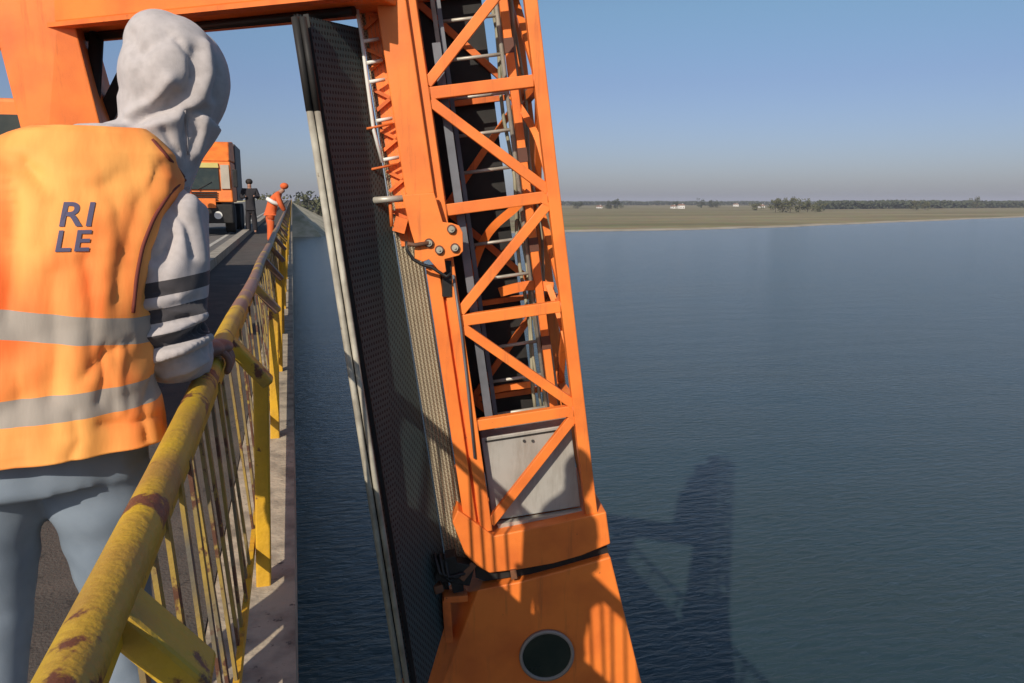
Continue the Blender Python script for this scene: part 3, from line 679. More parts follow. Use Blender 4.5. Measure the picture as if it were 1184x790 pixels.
vest_m = mat('orange_vest_fabric', (1.0, .43, .10), .75, col2=(.98, .15, .02), scale=4.2, amt=.95, detail=3, stretch=(2.0, 1, .5), bump=.12, bscale=25)
def vest_bands():
    N = vest_m.node_tree.nodes; L = vest_m.node_tree.links; b = N['Principled BSDF']; src = b.inputs['Base Color'].links[0].from_socket
    g = N.new('ShaderNodeNewGeometry'); sp = N.new('ShaderNodeSeparateXYZ'); L.new(g.outputs['Position'], sp.inputs[0])
    tot = None
    for lo, hi, tl in VB:
        def mth(op, a, c):
            x = N.new('ShaderNodeMath'); x.operation = op
            for i, v in enumerate((a, c)):
                if isinstance(v, (int, float)): x.inputs[i].default_value = v
                else: L.new(v, x.inputs[i])
            return x.outputs[0]
        zz = mth('SUBTRACT', sp.outputs['Z'], mth('MULTIPLY', mth('ADD', sp.outputs['X'], .45), tl))
        q = mth('MULTIPLY', mth('GREATER_THAN', zz, lo), mth('LESS_THAN', zz, hi)); tot = q if tot is None else mth('ADD', tot, q)
    mx = N.new('ShaderNodeMix'); mx.data_type = 'RGBA'; L.new(src, mx.inputs['A']); mx.inputs['B'].default_value = (.36, .31, .26, 1); L.new(tot, mx.inputs['Factor'])
    L.new(mx.outputs['Result'], b.inputs['Base Color'])
def vz(px, py, dep=1.60): return at(px, py, dep).z
VB = [(vz(120, 392), vz(120, 360), -.15), (vz(140, 475), vz(140, 447), .02)]
vest_bands()
jeans_m = mat('blue_denim', (.22, .27, .33), .9, col2=(.13, .17, .22), scale=6, amt=.9, bump=.05, bscale=400, detail=9)

man = thing('person', (-.53, 1.8, dk(1.8)), 'person in light grey hooded top and orange vest gripping the handrail, seen from behind', 'person')
# body: one continuous skinned figure
V = [(-.53, 1.80, .86), (-.52, 1.86, 1.05), (-.48, 1.94, 1.25), (-.40, 2.02, 1.40), (-.30, 2.06, 1.50), (-.27, 2.08, 1.60), (-.265, 2.085, 1.68),  # 0-6 trunk..head
     (-.29, 1.98, 1.31), (-.31, 1.89, 1.02), (-.262, 2.10, .893), (-.243, 2.165, .892),          # 7 Rshoulder 8 elbow 9 wrist 10 palm root
     (-.68, 1.93, 1.29), (-.78, 1.80, 1.04), (-.74, 2.0, .93), (-.72, 2.08, .92),              # 11 L shoulder 12 elbow 13 wrist 14 hand
     (-.43, 1.80, .80), (-.42, 1.83, .45), (-.42, 1.77, .10), (-.41, 1.92, .045),             # 15 R hip..foot
     (-.63, 1.80, .80), (-.66, 1.78, .45), (-.67, 1.70, .10), (-.68, 1.85, .045)]
Ed = [(0, 1), (1, 2), (2, 3), (3, 4), (4, 5), (5, 6), (2, 7), (7, 8), (8, 9), (9, 10), (2, 11), (11, 12), (12, 13), (13, 14), (0, 15), (15, 16), (16, 17), (17, 18), (0, 19), (19, 20), (20, 21), (21, 22)]
Rr = [.11, .11, .095, .042, .045, .08, .06, .06, .042, .027, (.034, .018), .06, .042, .03, .03, .08, .055, .04, .035, .08, .055, .04, .035]
body = skinned('body', V, Ed, Rr, skin_m, man)
body = bake(body)
def finger(P, r, name='finger'):
    mb = MB(); Q = []
    P = [Vector(p) for p in P]
    rs = [r*1.08, r, r*.98, r*.92, r*.6]
    mb.tube(P, rs, 10); o = mb.build(name, skin_m, body)
    s = o.modifiers.new('s', 'SUBSURF'); s.levels = 1; s.render_levels = 1; return o
# palm over the rail and fingers closing round the pipe
hy, hx, hz = 2.24, HR_X, HR_Z+dk(2.2)
rr_ = .030+.012
def onpipe(a, y, k=1): return (hx+math.sin(a)*rr_*k, y, hz+math.cos(a)*rr_*k)
mb = MB(); mb.ball((-.246, 2.235, hz+.052), .052, .075, .026, 20, Quaternion((1, 0, 0), -.08)); mb.ball((-.220, 2.272, hz+.050), .044, .058, .022, 20); mb.tube([(-.262, 2.08, .905), (-.25, 2.21, hz+.056)], [.032, .034], 14)
palm = mb.build('palm', skin_m, body)
rm = palm.modifiers.new('r', 'REMESH'); rm.mode = 'VOXEL'; rm.voxel_size = .005; rm.use_smooth_shade = True; sm_ = palm.modifiers.new('s', 'SMOOTH'); sm_.iterations = 5
for i, (yy, L_) in enumerate(((2.225, 2.0), (2.252, 2.25), (2.279, 2.35), (2.306, 2.1))[::-1]):
    n0 = .25; finger([onpipe(n0, yy, 1.25), onpipe(n0+.5, yy+.004, 1.32), onpipe(n0+1.1, yy+.006, 1.22), onpipe(n0+1.6, yy+.002, 1.0), onpipe(L_, yy, 1.0)], (.0120, .0114, .0120, .0106)[i])
finger([(-.275, 2.205, hz+.045), (-.288, 2.235, hz+.03), (-.290, 2.265, hz+.014), (-.286, 2.291, hz-.002), (-.280, 2.307, hz-.012)], .0125, 'thumb')
# face in the hood
hd = Vector((-.262, 2.085, 1.60)); fdir = Vector((.80, .55, -.22)).normalized(); fside = fdir.cross(Vector((0, 0, 1))).normalized(); fup = fside.cross(fdir)
mb = MB(); mb.tube([hd+fdir*.08+fup*.02, hd+fdir*.112-fup*.018, hd+fdir*.09-fup*.028], [.009, .015, .008], 10); part(mb, 'nose', skin_m, body)
for s in (-1, 1):
    mb = MB(); mb.ball(hd+fdir*.082+fside*s*.030+fup*.022, .012); part(mb, 'eye', white_m, body)
mb = MB(); mb.tube([hd+fdir*.088-fup*.048+fside*.022, hd+fdir*.094-fup*.047, hd+fdir*.088-fup*.048-fside*.022], [.004, .007, .004], 8); part(mb, 'mouth', mat('lips', (.35, .12, .10), .5), body)
# hooded sweatshirt: one remeshed garment
YW = R(6)
mb = MB()
TR = [((-.535, 1.80, .80), .175, .12), ((-.53, 1.82, .92), .175, .125), ((-.515, 1.86, 1.08), .185, .125), ((-.495, 1.90, 1.20), .20, .13), ((-.48, 1.94, 1.30), .205, .12), ((-.455, 1.975, 1.37), .165, .10), ((-.42, 2.0, 1.43), .09, .085), ((-.40, 2.01, 1.47), .06, .06)]
mb.rings([ellring(c, rx, ry, YW, .0, fold=.06) for c, rx, ry in TR])
mb.tube([(-.48, 1.94, 1.28), (-.34, 1.975, 1.315), (-.280, 1.965, 1.26), (-.290, 1.93, 1.14), (-.302, 1.90, 1.04)], [.10, .095, .096, .096, .098], 24)
mb.tube([(-.305, 1.905, 1.08), (-.305, 1.90, .995), (-.287, 1.945, .955), (-.270, 2.02, .925), (-.258, 2.10, .905)], [.088, .092, .082, .062, .043], 24)
# bunched folds near the elbow and forearm
for i in range(7):
    f = i/6; c = Vector((-.300, 1.905, 1.0)).lerp(Vector((-.264, 2.07, .912)), f); ra = .096-.046*f
    a = (Vector((-.258, 2.10, .905))-Vector((-.305, 1.9, .995))).normalized(); a = (a*f+Vector((0, .25, -1))*(1-f)).normalized()
    x = a.orthogonal().normalized(); y_ = a.cross(x); ph0 = random.uniform(0, 6)
    ring = [c+(x*math.cos(q)+y_*math.sin(q))*ra*.93+a*.012*math.sin(q*2+ph0) for q in [k*math.pi/10 for k in range(21)]]
    mb.tube(ring, .0115, 8)
mb.tube([(-.50, 1.94, 1.28), (-.66, 1.93, 1.29), (-.74, 1.86, 1.15), (-.78, 1.80, 1.04)], [.10, .088, .08, .075], 20)
mb.tube([(-.78, 1.80, 1.04), (-.77, 1.88, .98), (-.745, 1.97, .94)], [.075, .06, .045], 20)
hood_c = Vector((-.262, 2.075, 1.575))
q = Quaternion((0, 1, 0), R(14))
mb.ball(hood_c+Vector((0, 0, .02)), .114, .130, .135, 32, q)
mb.ball(hood_c+Vector((.025, .03, .0)), .104, .112, .138, 28, q)
mb.ball(hood_c+Vector((-.02, -.01, .085)), .078, .09, .078, 24)
mb.tube([hood_c+Vector((-.02, 0, -.05)), hood_c+Vector((-.035, -.01, -.14)), hood_c+Vector((-.10, -.03, -.19)), hood_c+Vector((-.17, -.04, -.22))], [.104, .100, .106, .10], 24)
mb.tube([hood_c+Vector((.025, .0, -.07)), hood_c+Vector((-.005, -.01, -.15)), hood_c+Vector((-.05, -.02, -.22))], [.088, .066, .085], 24)
hoodie = mb.build('hooded_sweatshirt', sleeve_m, man)
rm = hoodie.modifiers.new('r', 'REMESH'); rm.mode = 'VOXEL'; rm.voxel_size = .0058; rm.use_smooth_shade = True
sm_ = hoodie.modifiers.new('s', 'SMOOTH'); sm_.iterations = 7; sm_.factor = .6
bake(hoodie)
# real cloth folds: push the surface in and out along crease lines laid on it
off = man.location
bv = BVHTree.FromPolygons([v.co+off for v in hoodie.data.vertices], [p.vertices[:] for p in hoodie.data.polygons])
def on_surface(bvh, px, py):
    h = bvh.ray_cast(CAMP, ray(px, py).normalized()); return h[0], h[1]
def crease_set(specs):
    out = []
    for path, width, amp in specs:
        pts = []
        for (x0, y0), (x1, y1) in zip(path, path[1:]):
            for k in range(8):
                h, _n = on_surface(bv, x0+(x1-x0)*k/8, y0+(y1-y0)*k/8)
                if h: pts.append(h)
        out.append((pts, width, amp))
    return out
CS = crease_set([
    ([(238, 55), (241, 85), (232, 112), (205, 135), (165, 148)], .013, .015),
    ([(228, 60), (228, 88), (218, 108), (190, 128), (155, 140)], .012, -.013),
    ([(196, 92), (186, 110), (165, 126), (148, 136)], .011, .012),
    ([(200, 108), (185, 124), (160, 136)], .009, -.010),
    ([(150, 40), (155, 60), (175, 48), (195, 38)], .013, -.010),
    ([(216, 130), (216, 160), (218, 185)], .008, -.010),
    ([(245, 60), (252, 85), (248, 115)], .009, -.008),
    ([(165, 60), (160, 90), (170, 115)], .014, -.008),
    ([(240, 120), (236, 150), (228, 180)], .012, .010),
    ([(200, 215), (195, 260), (188, 300)], .016, -.014),
    ([(182, 260), (180, 290), (172, 312)], .013, .010),
    ([(222, 230), (230, 270), (234, 305)], .014, .010),
    ([(212, 240), (210, 290), (200, 318)], .016, .008),
    ([(150, 372), (195, 358), (235, 345)], .010, -.013),
    ([(165, 392), (205, 380), (238, 362)], .009, .015),
    ([(170, 405), (205, 396), (242, 376)], .008, -.016),
    ([(175, 415), (210, 405), (245, 388)], .008, .015),
    ([(182, 425), (215, 415), (246, 400)], .008, -.014),
    ([(190, 434), (215, 428), (240, 414)], .008, .012),
    ([(205, 45), (222, 66), (224, 92)], .006, -.008),
    ([(226, 130), (230, 150), (222, 175)], .006, -.008),
    ([(190, 150), (198, 165), (208, 178)], .006, -.008),
    ([(140, 150), (165, 158), (185, 168)], .007, -.008),
    ([(205, 245), (215, 262), (222, 300)], .006, -.009),
    ([(178, 300), (190, 290), (202, 270)], .006, -.009),
    ([(165, 345), (180, 338), (205, 340)], .006, -.007),
    ([(170, 380), (190, 376), (220, 366)], .006, -.009)])
nrm = [v.normal.copy() for v in hoodie.data.vertices]
for i, v in enumerate(hoodie.data.vertices):
    p = v.co+off; dsp = .004*noise.noise(p*7)+.0008*noise.noise(p*24)
    for pts, wd, amp in CS:
        m_ = min(((p-q_).length_squared for q_ in pts), default=9)
        if m_ < (3*wd)**2: dsp += amp*math.exp(-m_/(2*wd*wd))
    v.co += nrm[i]*dsp
# vest
mb = MB()
VR = [((-.54, 1.785, .80), .235, .168), ((-.537, 1.80, .85), .226, .165), ((-.53, 1.82, .95), .208, .155), ((-.515, 1.86, 1.08), .205, .15), ((-.495, 1.90, 1.20), .212, .15), ((-.470, 1.94, 1.29), .222, .145), ((-.458, 1.955, 1.35), .222, .135), ((-.448, 1.965, 1.40), .195, .122), ((-.435, 1.975, 1.44), .140, .108), ((-.425, 1.98, 1.455), .110, .095)]
vr = []
for i in range(len(VR)-1):
    for k in range(14):
        f = k/14; (c0_, a_, b_), (c1_, a2, b2_) = VR[i], VR[i+1]
        vr.append(ellring(Vector(c0_).lerp(Vector(c1_), f), a_+(a2-a_)*f, b_+(b2_-b_)*f, YW, 0, n=170, pw=2.5, fold=.07, seed=3))
mb.rings(vr, cap=False)
vest = mb.build('safety_vest', vest_m, man)
so = vest.modifiers.new('s', 'SOLIDIFY'); so.thickness = .006; so.offset = 1
off2 = man.location
for v in vest.data.vertices:
    p = v.co+off2; r_ = Vector((p.x+.5, p.y-1.88, 0)).normalized()
    v.co += r_*(.007*noise.noise(Vector((p.x*14, p.y*14, p.z*3)))+.009*noise.noise(p*7)+.004*math.sin(p.z*40+6*noise.noise(p*6)))
vb0 = BVHTree.FromPolygons([v.co+off2 for v in vest.data.vertices], [p.vertices[:] for p in vest.data.polygons])
bv_keep = bv; bv = vb0
VC = crease_set([([(138, 235), (142, 290), (134, 350)], .016, -.008), ([(126, 250), (128, 300), (120, 345)], .014, .006), ([(100, 300), (108, 350), (104, 430)], .010, -.008),
    ([(60, 320), (66, 400), (58, 470)], .012, -.009), ([(190, 190), (160, 240), (150, 300)], .010, -.008), ([(150, 395), (120, 410), (95, 440)], .008, -.008),
    ([(185, 480), (150, 492), (110, 490)], .007, -.006), ([(175, 430), (165, 470), (170, 515)], .008, -.007), ([(30, 190), (60, 230), (50, 290)], .012, -.007),
    ([(120, 400), (118, 440), (112, 470)], .006, -.006), ([(140, 400), (135, 440), (140, 480)], .006, .006), ([(85, 480), (90, 510), (80, 535)], .007, -.006),
    ([(150, 150), (170, 200), (168, 240)], .010, .007), ([(100, 160), (90, 200), (96, 235)], .010, -.005), ([(20, 440), (26, 480), (20, 540)], .009, -.008), ([(10, 200), (14, 300), (4, 380)], .012, -.009)])
bv = bv_keep
for v in vest.data.vertices:
    p = v.co+off2; dsp = .002*noise.noise(p*30)
    for pts, wd, amp in VC:
        m_ = min(((p-q_).length_squared for q_ in pts), default=9)
        if m_ < (3*wd)**2: dsp += amp*math.exp(-m_/(2*wd*wd))
    v.co += Vector((p.x+.5, p.y-1.88, 0)).normalized()*dsp
vest.data.update(); vb = BVHTree.FromPolygons([v.co+off2 for v in vest.data.vertices], [p.vertices[:] for p in vest.data.polygons])
hoodie.data.update(); bv = BVHTree.FromPolygons([v.co+off for v in hoodie.data.vertices], [p.vertices[:] for p in hoodie.data.polygons])
def trim(name, path, m, r, par, bvs, lift=.010):
    pts = []
    for (x0, y0), (x1, y1) in zip(path, path[1:]):
        for k in range(5):
            best = None
            for b_ in bvs:
                h = b_.ray_cast(CAMP, ray(x0+(x1-x0)*k/5, y0+(y1-y0)*k/5).normalized())
                if h[0] and (best is None or h[3] < best[3]): best = h
            if best: pts.append(best[0]-ray(x0, y0).normalized()*lift)
    if len(pts) > 2:
        for _ in range(2): pts = [pts[0]]+[(pts[i-1]+pts[i]*2+pts[i+1])/4 for i in range(1, len(pts)-1)]+[pts[-1]]
        mb = MB(); mb.tube(pts, r, 8); return part(mb, name, m, par)
seam_m = mat('hood_seam', (.40, .36, .35), .95)
trim('seam', [(214, 128), (216, 150), (218, 186)], seam_m, .0022, hoodie, [bv], .001)
trim('seam', [(196, 206), (206, 222), (222, 216)], seam_m, .0022, hoodie, [bv], .001)
piping = mat('dark_red_piping', (.16, .03, .02), .8)
trim('armhole_piping', [(176, 162), (190, 178), (204, 194), (214, 208)], piping, .005, vest, [vb, bv])
trim('armhole_piping', [(214, 208), (206, 214), (196, 224), (178, 252), (165, 285), (158, 320), (153, 372)], piping, .004, vest, [vb, bv])
# lettering on the back of the vest (what the photo shows of it)
navy = mat('navy_print', (.10, .09, .16), .8)
def vest_text(txt, px, py, hgt, shear):
    cu = bpy.data.curves.new('t', 'FONT'); cu.body = txt; cu.size = hgt/.7; cu.shear = shear; cu.offset = .0012; cu.space_character = 1.12
    o = bpy.data.objects.new('t', cu); C.objects.link(o); dg = bpy.context.evaluated_depsgraph_get()
    me = bpy.data.meshes.new_from_object(o.evaluated_get(dg)); bpy.data.objects.remove(o)
    bm = bmesh.new(); bm.from_mesh(me); bmesh.ops.subdivide_edges(bm, edges=bm.edges[:], cuts=2)
    c, nrm_, _, _ = vb.ray_cast(CAMP, ray(px, py).normalized())
    if c is None: return
    rt = Vector((.985, .17, 0)).normalized(); up = Vector((.05, .12, 1)).normalized(); out = up.cross(rt) if up.cross(rt).y < 0 else -up.cross(rt)
    out.normalize()
    for v in bm.verts:
        p = c+rt*v.co.x+up*v.co.y+out*.2
        h = vb.ray_cast(p, -out)
        v.co = ((h[0]+out*.0085) if h[0] else p-out*.19)-man.location
    bm.to_mesh(me); o = bpy.data.objects.new('vest_lettering', me); C.objects.link(o); o.parent = vest; me.materials.clear(); me.materials.append(navy)
vest_text('RI', 66, 262, .050, .15)
vest_text('LE', 62, 291, .042, .15)
# jeans and shoes
mb = MB()
mb.rings([ellring(c, rx, ry, YW, 0, fold=.05, seed=9) for c, rx, ry in (((-.53, 1.80, .72), .20, .145), ((-.53, 1.79, .82), .19, .14), ((-.53, 1.80, .95), .175, .12))])
mb.tube([(-.445, 1.80, .80), (-.435, 1.82, .62), (-.43, 1.83, .45), (-.43, 1.80, .25), (-.43, 1.78, .08)], [.115, .10, .078, .07, .072], 24)
mb.tube([(-.625, 1.80, .80), (-.65, 1.79, .62), (-.665, 1.79, .45), (-.67, 1.74, .25), (-.67, 1.71, .08)], [.115, .10, .078, .07, .072], 24)
jn = mb.build('jeans', jeans_m, man); rm = jn.modifiers.new('r', 'REMESH'); rm.mode = 'VOXEL'; rm.voxel_size = .01; rm.use_smooth_shade = True; sm_ = jn.modifiers.new('s', 'SMOOTH'); sm_.iterations = 4
bake(jn)
for v in jn.data.vertices:
    p = v.co+man.location; v.co += v.normal*(.012*noise.noise(Vector((p.x*6, p.y*6, p.z*13))))
for x, y in ((-.42, 1.83), (-.675, 1.76)):
    mb = MB(); mb.ball((x, y+.05, .05), .052, .14, .05, 20); mb.box(x-.05, x+.05, y-.07, y+.17, .013, .035); part(mb, 'shoe', mat('shoe', (.05, .04, .035), .6), man)

# ---- far people
def simple_person(loc, V, label, jacket, trousers, head_m, cuts, helmet=None):
    """V: joints relative to loc: hip, chest, neck, head, Rsh, Rel, Rha, Lsh, Lel, Lha, Rkn, Rft, Rtoe, Lkn, Lft, Ltoe"""
    t = thing('person', loc, label, 'person'); lv = Vector(loc); v = [lv+Vector(p) for p in V]
    E_ = [(0, 1), (1, 2), (2, 3), (1, 4), (4, 5), (5, 6), (1, 7), (7, 8), (8, 9), (0, 10), (10, 11), (11, 12), (0, 13), (13, 14), (14, 15)]
    skinned('body', v, E_, [.12, .13, .05, .095, .06, .045, .04, .06, .045, .04, .065, .045, .035, .065, .045, .035], head_m, t, sub=2)
    skinned('jacket', [v[i] for i in (0, 1, 4, 5, 6, 7, 8, 9)]+[v[1].lerp(v[2], .8), v[0]-Vector((0, 0, .12)), v[0].lerp(v[1], .5)], [(9, 0), (0, 10), (10, 1), (1, 2), (2, 3), (3, 4), (1, 5), (5, 6), (6, 7), (1, 8)], [.165, .18, .085, .07, .055, .085, .07, .055, .08, .16, .16], jacket, t, sub=2)
    skinned('trousers', [v[0]+Vector((0, 0, .06)), v[10], v[11]-Vector((0, 0, .04)), v[13], v[14]-Vector((0, 0, .04)), v[0]-Vector((0, 0, .1))], [(0, 5), (5, 1), (1, 2), (5, 3), (3, 4)], [.145, .095, .08, .095, .08, .15], trousers, t, sub=2)
    return t, v
blackc = mat('black_clothing', (.022, .02, .024), .9, col2=(.035, .03, .035), scale=4)
hi_or = mat('orange_workwear', (.72, .13, .03), .85, col2=(.55, .10, .03), scale=4)
hair_m = mat('dark_hair', (.03, .022, .018), .8)
SK = mat('far_skin', (.40, .20, .13), .6)
def stand(bend=0):
    return [(0, 0, .92), (0, 0, 1.32), (0, 0, 1.48), (0, -.02, 1.62), (.2, 0, 1.40), (.27, -.05, 1.15), (.12, -.22, 1.22), (-.2, 0, 1.40), (-.27, -.05, 1.15), (-.1, -.22, 1.2), (.1, 0, .5), (.11, 0, .08), (.12, -.15, .05), (-.1, 0, .5), (-.11, 0, .08), (-.12, -.15, .05)]
p0 = onz(291, 262, CAM_Z-.95)
k = dk(28.5)+.03
tp, _v = simple_person((CAMP.x+ray(291, 262).x*29/ray(291, 262).y, 29.0, k+.0), stand(), 'person in dark clothes standing on the road beside the orange truck', blackc, blackc, SK, None)
tp.scale = (1.06, 1.06, 1.06)
mb = MB(); mb.ball(Vector(tp.location)+Vector((0, .02, 1.67)), .115, .12, .10, 14); part(mb, 'hair', hair_m, tp)
tp, _v = simple_person((-3.35, 27.3, k), [(0, 0, .92), (0, 0, 1.32), (0, 0, 1.48), (0, -.02, 1.62), (.2, 0, 1.40), (.25, -.02, 1.12), (.24, -.12, .9), (-.2, 0, 1.40), (-.25, -.02, 1.12), (-.24, -.12, .9), (.1, 0, .5), (.11, 0, .08), (.12, -.15, .05), (-.1, 0, .5), (-.11, 0, .08), (-.12, -.15, .05)], 'person in orange workwear standing in front of the truck windscreen', hi_or, hi_or, SK, None)
mb = MB(); mb.ball(Vector(tp.location)+Vector((0, 0, 1.68)), .13, .13, .10, 14); part(mb, 'helmet', hi_or, tp)
# worker bent over the railing: torso leans +x and forward
xw, yw = -.62, 23.0
V = [(0, 0, .93), (.22, -.05, 1.28), (.32, -.06, 1.40), (.42, -.08, 1.47), (.22, -.24, 1.30), (.30, -.28, 1.05), (.40, -.2, .88), (.22, .14, 1.30), (.32, .2, 1.05), (.40, .15, .88), (.02, -.1, .5), (-.02, -.1, .08), (.12, -.1, .05), (.0, .12, .5), (-.04, .12, .08), (.10, .12, .05)]
tp, _v = simple_person((xw, yw, dk(yw)), V, 'person in bright orange workwear leaning over the far railing to look down', hi_or, hi_or, SK, None)
tp.scale = (1.02, 1.02, 1.02)
mb = MB(); mb.ball(Vector(tp.location)+Vector((.42, -.08, 1.55)), .115, .115, .09, 14); part(mb, 'helmet', hi_or, tp)
mb = MB(); mb.tube([Vector(tp.location)+Vector(p) for p in ((-.05, -.2, 1.22), (.1, -.24, 1.12), (.28, -.22, 1.05))], .055, 10); part(mb, 'reflective_band', white_m, tp)

# ================================================================== VEGETATION AND HOUSES FAR AWAY
leafA = mat('foliage_olive', (.075, .085, .035), .9, col2=(.11, .10, .045), scale=.6, amt=1)
leafB = mat('foliage_dark', (.045, .06, .035), .9, col2=(.07, .075, .04), scale=.6, amt=1)
bark = mat('bark', (.10, .08, .06), .95)
def tree(x, y, z, h, wd, label, group, leaf=leafA, dens=260, fs=.5):
    t = thing('tree', (x, y, z), label, 'tree', group)
    mb = MB(); mb.tube([(x, y, z-.3), (x+.1*wd*.2, y, z+h*.3), (x, y, z+h*.7)], [.03*h, .022*h, .008*h], 8)
    for i in range(5):
        a = random.uniform(0, 6.28); zz = z+h*random.uniform(.25, .5); mb.tube([(x, y, zz), (x+math.cos(a)*wd*.3, y+math.sin(a)*wd*.3, zz+h*.22)], [.012*h, .004*h], 6)
    part(mb, 'trunk', bark, t)
    mb = MB(); cl = [(Vector((random.gauss(0, .26)*wd, random.gauss(0, .26)*wd, h*random.uniform(.16, .9))), random.uniform(.17, .28)*wd) for _ in range(15)]
    for i in range(dens):
        c, r = random.choice(cl); d = Vector((random.gauss(0, 1), random.gauss(0, 1), random.gauss(0, .8))).normalized()*r*random.uniform(.5, 1.05)
        p = Vector((x, y, z))+c+d; a = Vector((random.gauss(0, 1), random.gauss(0, 1), random.gauss(0, 1))).normalized(); b_ = a.orthogonal().normalized(); sz = fs*random.uniform(.5, 1.2)
        mb.bm.faces.new([mb.bm.verts.new(p+a*sz), mb.bm.verts.new(p+b_*sz*.7), mb.bm.verts.new(p-a*sz), mb.bm.verts.new(p-b_*sz*.8)])
    part(mb, 'crown', leaf, t); return t
def place(px, Y):     # horizontal spot at a forward distance Y for a picture column near the horizon
    r = ray(px, 236); return CAMP.x+r.x*Y/r.y, Y
# at the far end of the bridge
spec = [(300, 330, 12, 8, 'olive tree behind the person in dark clothes at the end of the bridge'), (311, 340, 13, 9, 'rounded olive tree right of the person in dark clothes, across the river'),
        (347, 335, 13, 8, 'olive tree just right of the leaning worker beyond the railing end'), (357, 345, 14.5, 9, 'taller dark tree seen between the railing end and the gangway pipes'), (369, 338, 12, 8, 'olive tree on the bank right beside the gangway pipes'), (385, 350, 13, 9, 'bank tree hidden mostly behind the gangway floor'), (283, 345, 12, 9, 'olive tree between the truck and the person in dark clothes')]
for px, Y, h, wd, lb_ in spec:
    x, y = place(px, Y); tree(x, y, LZ-.1, h+1.5, wd, lb_, 'trees at the far end of the bridge', leafB if 'dark' in lb_[:16] else leafA, 300, .7)
far = [(668, 1050, 8, 12, 'low bush like tree on the horizon just right of the mast'), (706, 1000, 11, 10, 'left tree of the dark pair on the horizon right of the mast'), (714, 1000, 11.5, 11, 'right tree of the dark pair on the horizon right of the mast'),
       (782, 1150, 10, 9, 'small tree left of the white house on the horizon'), (811, 1100, 15, 10, 'tallest pointed tree right of the white house on the horizon'), (821, 1120, 11, 10, 'shorter tree just right of the tallest pointed one'), (830, 1150, 9.5, 14, 'low wide tree right of the white house trees'),
       (897, 640, 11, 9, 'leftmost tree of the olive clump on the right bank'), (905, 640, 12.5, 10, 'second tree from left in the olive clump on the right bank'), (914, 630, 13, 11, 'tallest tree in the middle of the olive clump on the right bank'), (924, 640, 11.5, 10, 'tree right of the tallest in the olive clump on the right bank'), (934, 650, 10.5, 11, 'second tree from right in the olive clump on the right bank'), (945, 660, 9.0, 10, 'rightmost low tree of the olive clump on the right bank'),
       (1060, 760, 11, 9, 'pale tree in front of the dark forest line on the right'), (1070, 770, 9, 8, 'lower tree beside the pale one before the forest line'), (1130, 900, 16, 10, 'tall tree rising above the forest line at the right edge'), (875, 800, 8, 10, 'low shrubby tree left of the small white house on the right')]
for px, Y, h, wd, lb_ in far:
    x, y = place(px, Y); tree(x, y, LZ, h*1.08, wd*1.15, lb_, 'trees scattered along the far bank', leafB if Y > 900 else leafA, 420, .9)
def wood(name, pxa, pxb, Ya, Yb, h, n, leaf):
    mb = MB()
    for i in range(n):
        f = random.random(); Y = Ya+(Yb-Ya)*f+random.uniform(0, 60); x, y = place(pxa+(pxb-pxa)*f, Y)
        zz = h*random.random()**.7*(1+.22*noise.noise(Vector((x*.02, 0, 3)))); p = Vector((x, y, LZ+zz))
        a = Vector((random.gauss(0, 1), random.gauss(0, 1), random.gauss(0, 1))).normalized(); b_ = a.orthogonal().normalized(); sz = 2.2*random.uniform(.5, 1.2)
        mb.bm.faces.new([mb.bm.verts.new(p+a*sz), mb.bm.verts.new(p+b_*sz), mb.bm.verts.new(p-a*sz), mb.bm.verts.new(p-b_*sz)])
    return tag(mb.build(name, leaf), None, None, None, 'stuff')
tag(wood('forest', 945, 1260, 850, 1050, 10.5, 9000, leafB), 'dark far off forest line along the right bank horizon', 'forest')
tag(wood('tree_line', 560, 960, 1800, 1900, 10.0, 9000, leafB), 'thin dark tree line along the horizon behind the fields', 'tree line')
tag(wood('tree_line', 150, 470, 900, 900, 10.0, 5000, leafB), 'low tree line beyond the end of the bridge', 'tree line')
housew = mat('house_white_wall', (.80, .78, .74), .8); roofm = mat('roof_tiles', (.30, .17, .12), .9)
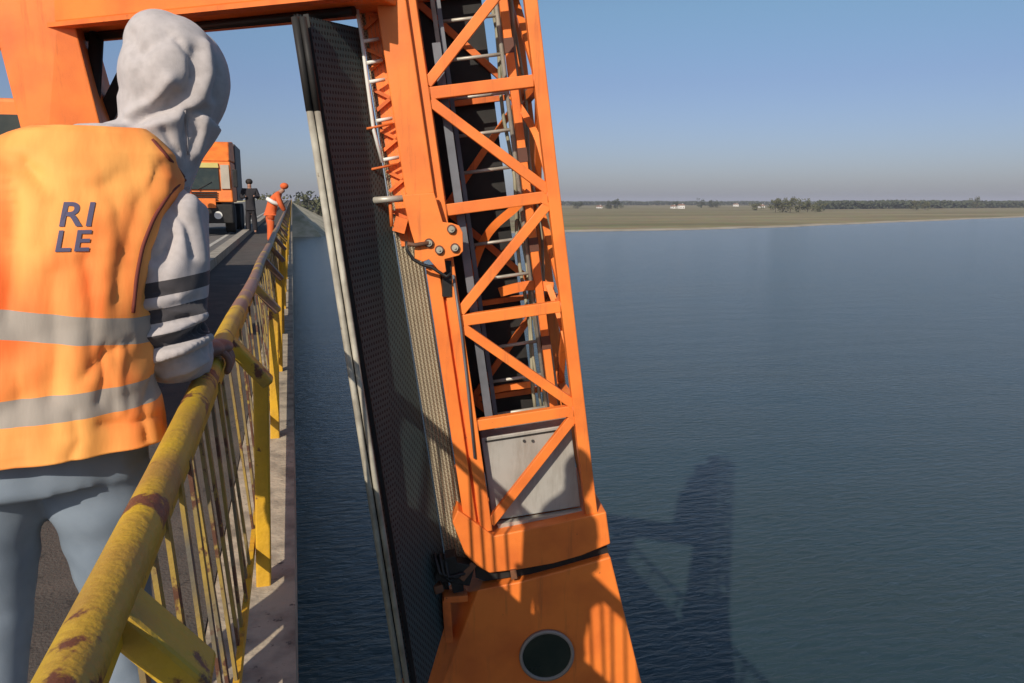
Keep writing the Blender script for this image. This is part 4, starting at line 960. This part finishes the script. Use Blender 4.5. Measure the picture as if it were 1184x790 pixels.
def house(px, Y, wd, h, label):
    x, y = place(px, Y); z = LZ; t = thing('house', (x, y, z), label, 'house', 'small houses on the far bank')
    mb = MB(); mb.box(x-wd/2, x+wd/2, y, y+7, z, z+h); wl = part(mb, 'wall', housew, t)
    mb = MB(); e_ = .4; mb.bm.faces.new
    a = [(x-wd/2-e_, y-e_, z+h+.02), (x+wd/2+e_, y-e_, z+h+.02), (x+wd/2+e_, y+7+e_, z+h+.02), (x-wd/2-e_, y+7+e_, z+h+.02), (x-wd/2-e_, y+3.5, z+h+2), (x+wd/2+e_, y+3.5, z+h+2)]
    vv = [mb.bm.verts.new(p) for p in a]
    for f in ((0, 1, 5, 4), (2, 3, 4, 5), (0, 4, 3), (1, 2, 5), (3, 2, 1, 0)): mb.bm.faces.new([vv[i] for i in f])
    rf = part(mb, 'roof', roofm, t)
    mb = MB(); mb.box(x+wd*.2, x+wd*.2+.7, y+3, y+3.7, z+h+.8, z+h+3); part(mb, 'chimney', housew, rf)
    for i in (-1, 1):
        mb = MB(); mb.box(x+i*wd*.25-.5, x+i*wd*.25+.5, y-.05, y-.003, z+1, z+2.3); part(mb, 'window', glass_m, t)
house(694, 1100, 7, 2.2, 'small low pale house in the field nearest the mast')
house(789, 1000, 8, 4.5, 'bright white house at the middle of the horizon')
house(780, 1030, 6, 3, 'smaller white outbuilding just left of the bright white house')
house(882, 1100, 8, 3, 'small white house left of the olive tree clump')
house(852, 1400, 9, 4, 'faint distant house between the pointed tree and the olive clump')

# ================================================================== AIR
mb = MB(); mb.box(-9200, 14200, -3200, 12200, WZ-1, 40)
hz = mb.build('haze', bpy.data.materials.new('haze_air')); hz['kind'] = 'stuff'
hm = hz.data.materials[0]; hm.use_nodes = True; hn = hm.node_tree.nodes
hn.remove(hn['Principled BSDF']); pv = hn.new('ShaderNodeVolumePrincipled'); pv.inputs['Color'].default_value = (.80, .82, .95, 1); pv.inputs['Density'].default_value = .00016
hm.node_tree.links.new(pv.outputs[0], hn['Material Output'].inputs['Volume'])
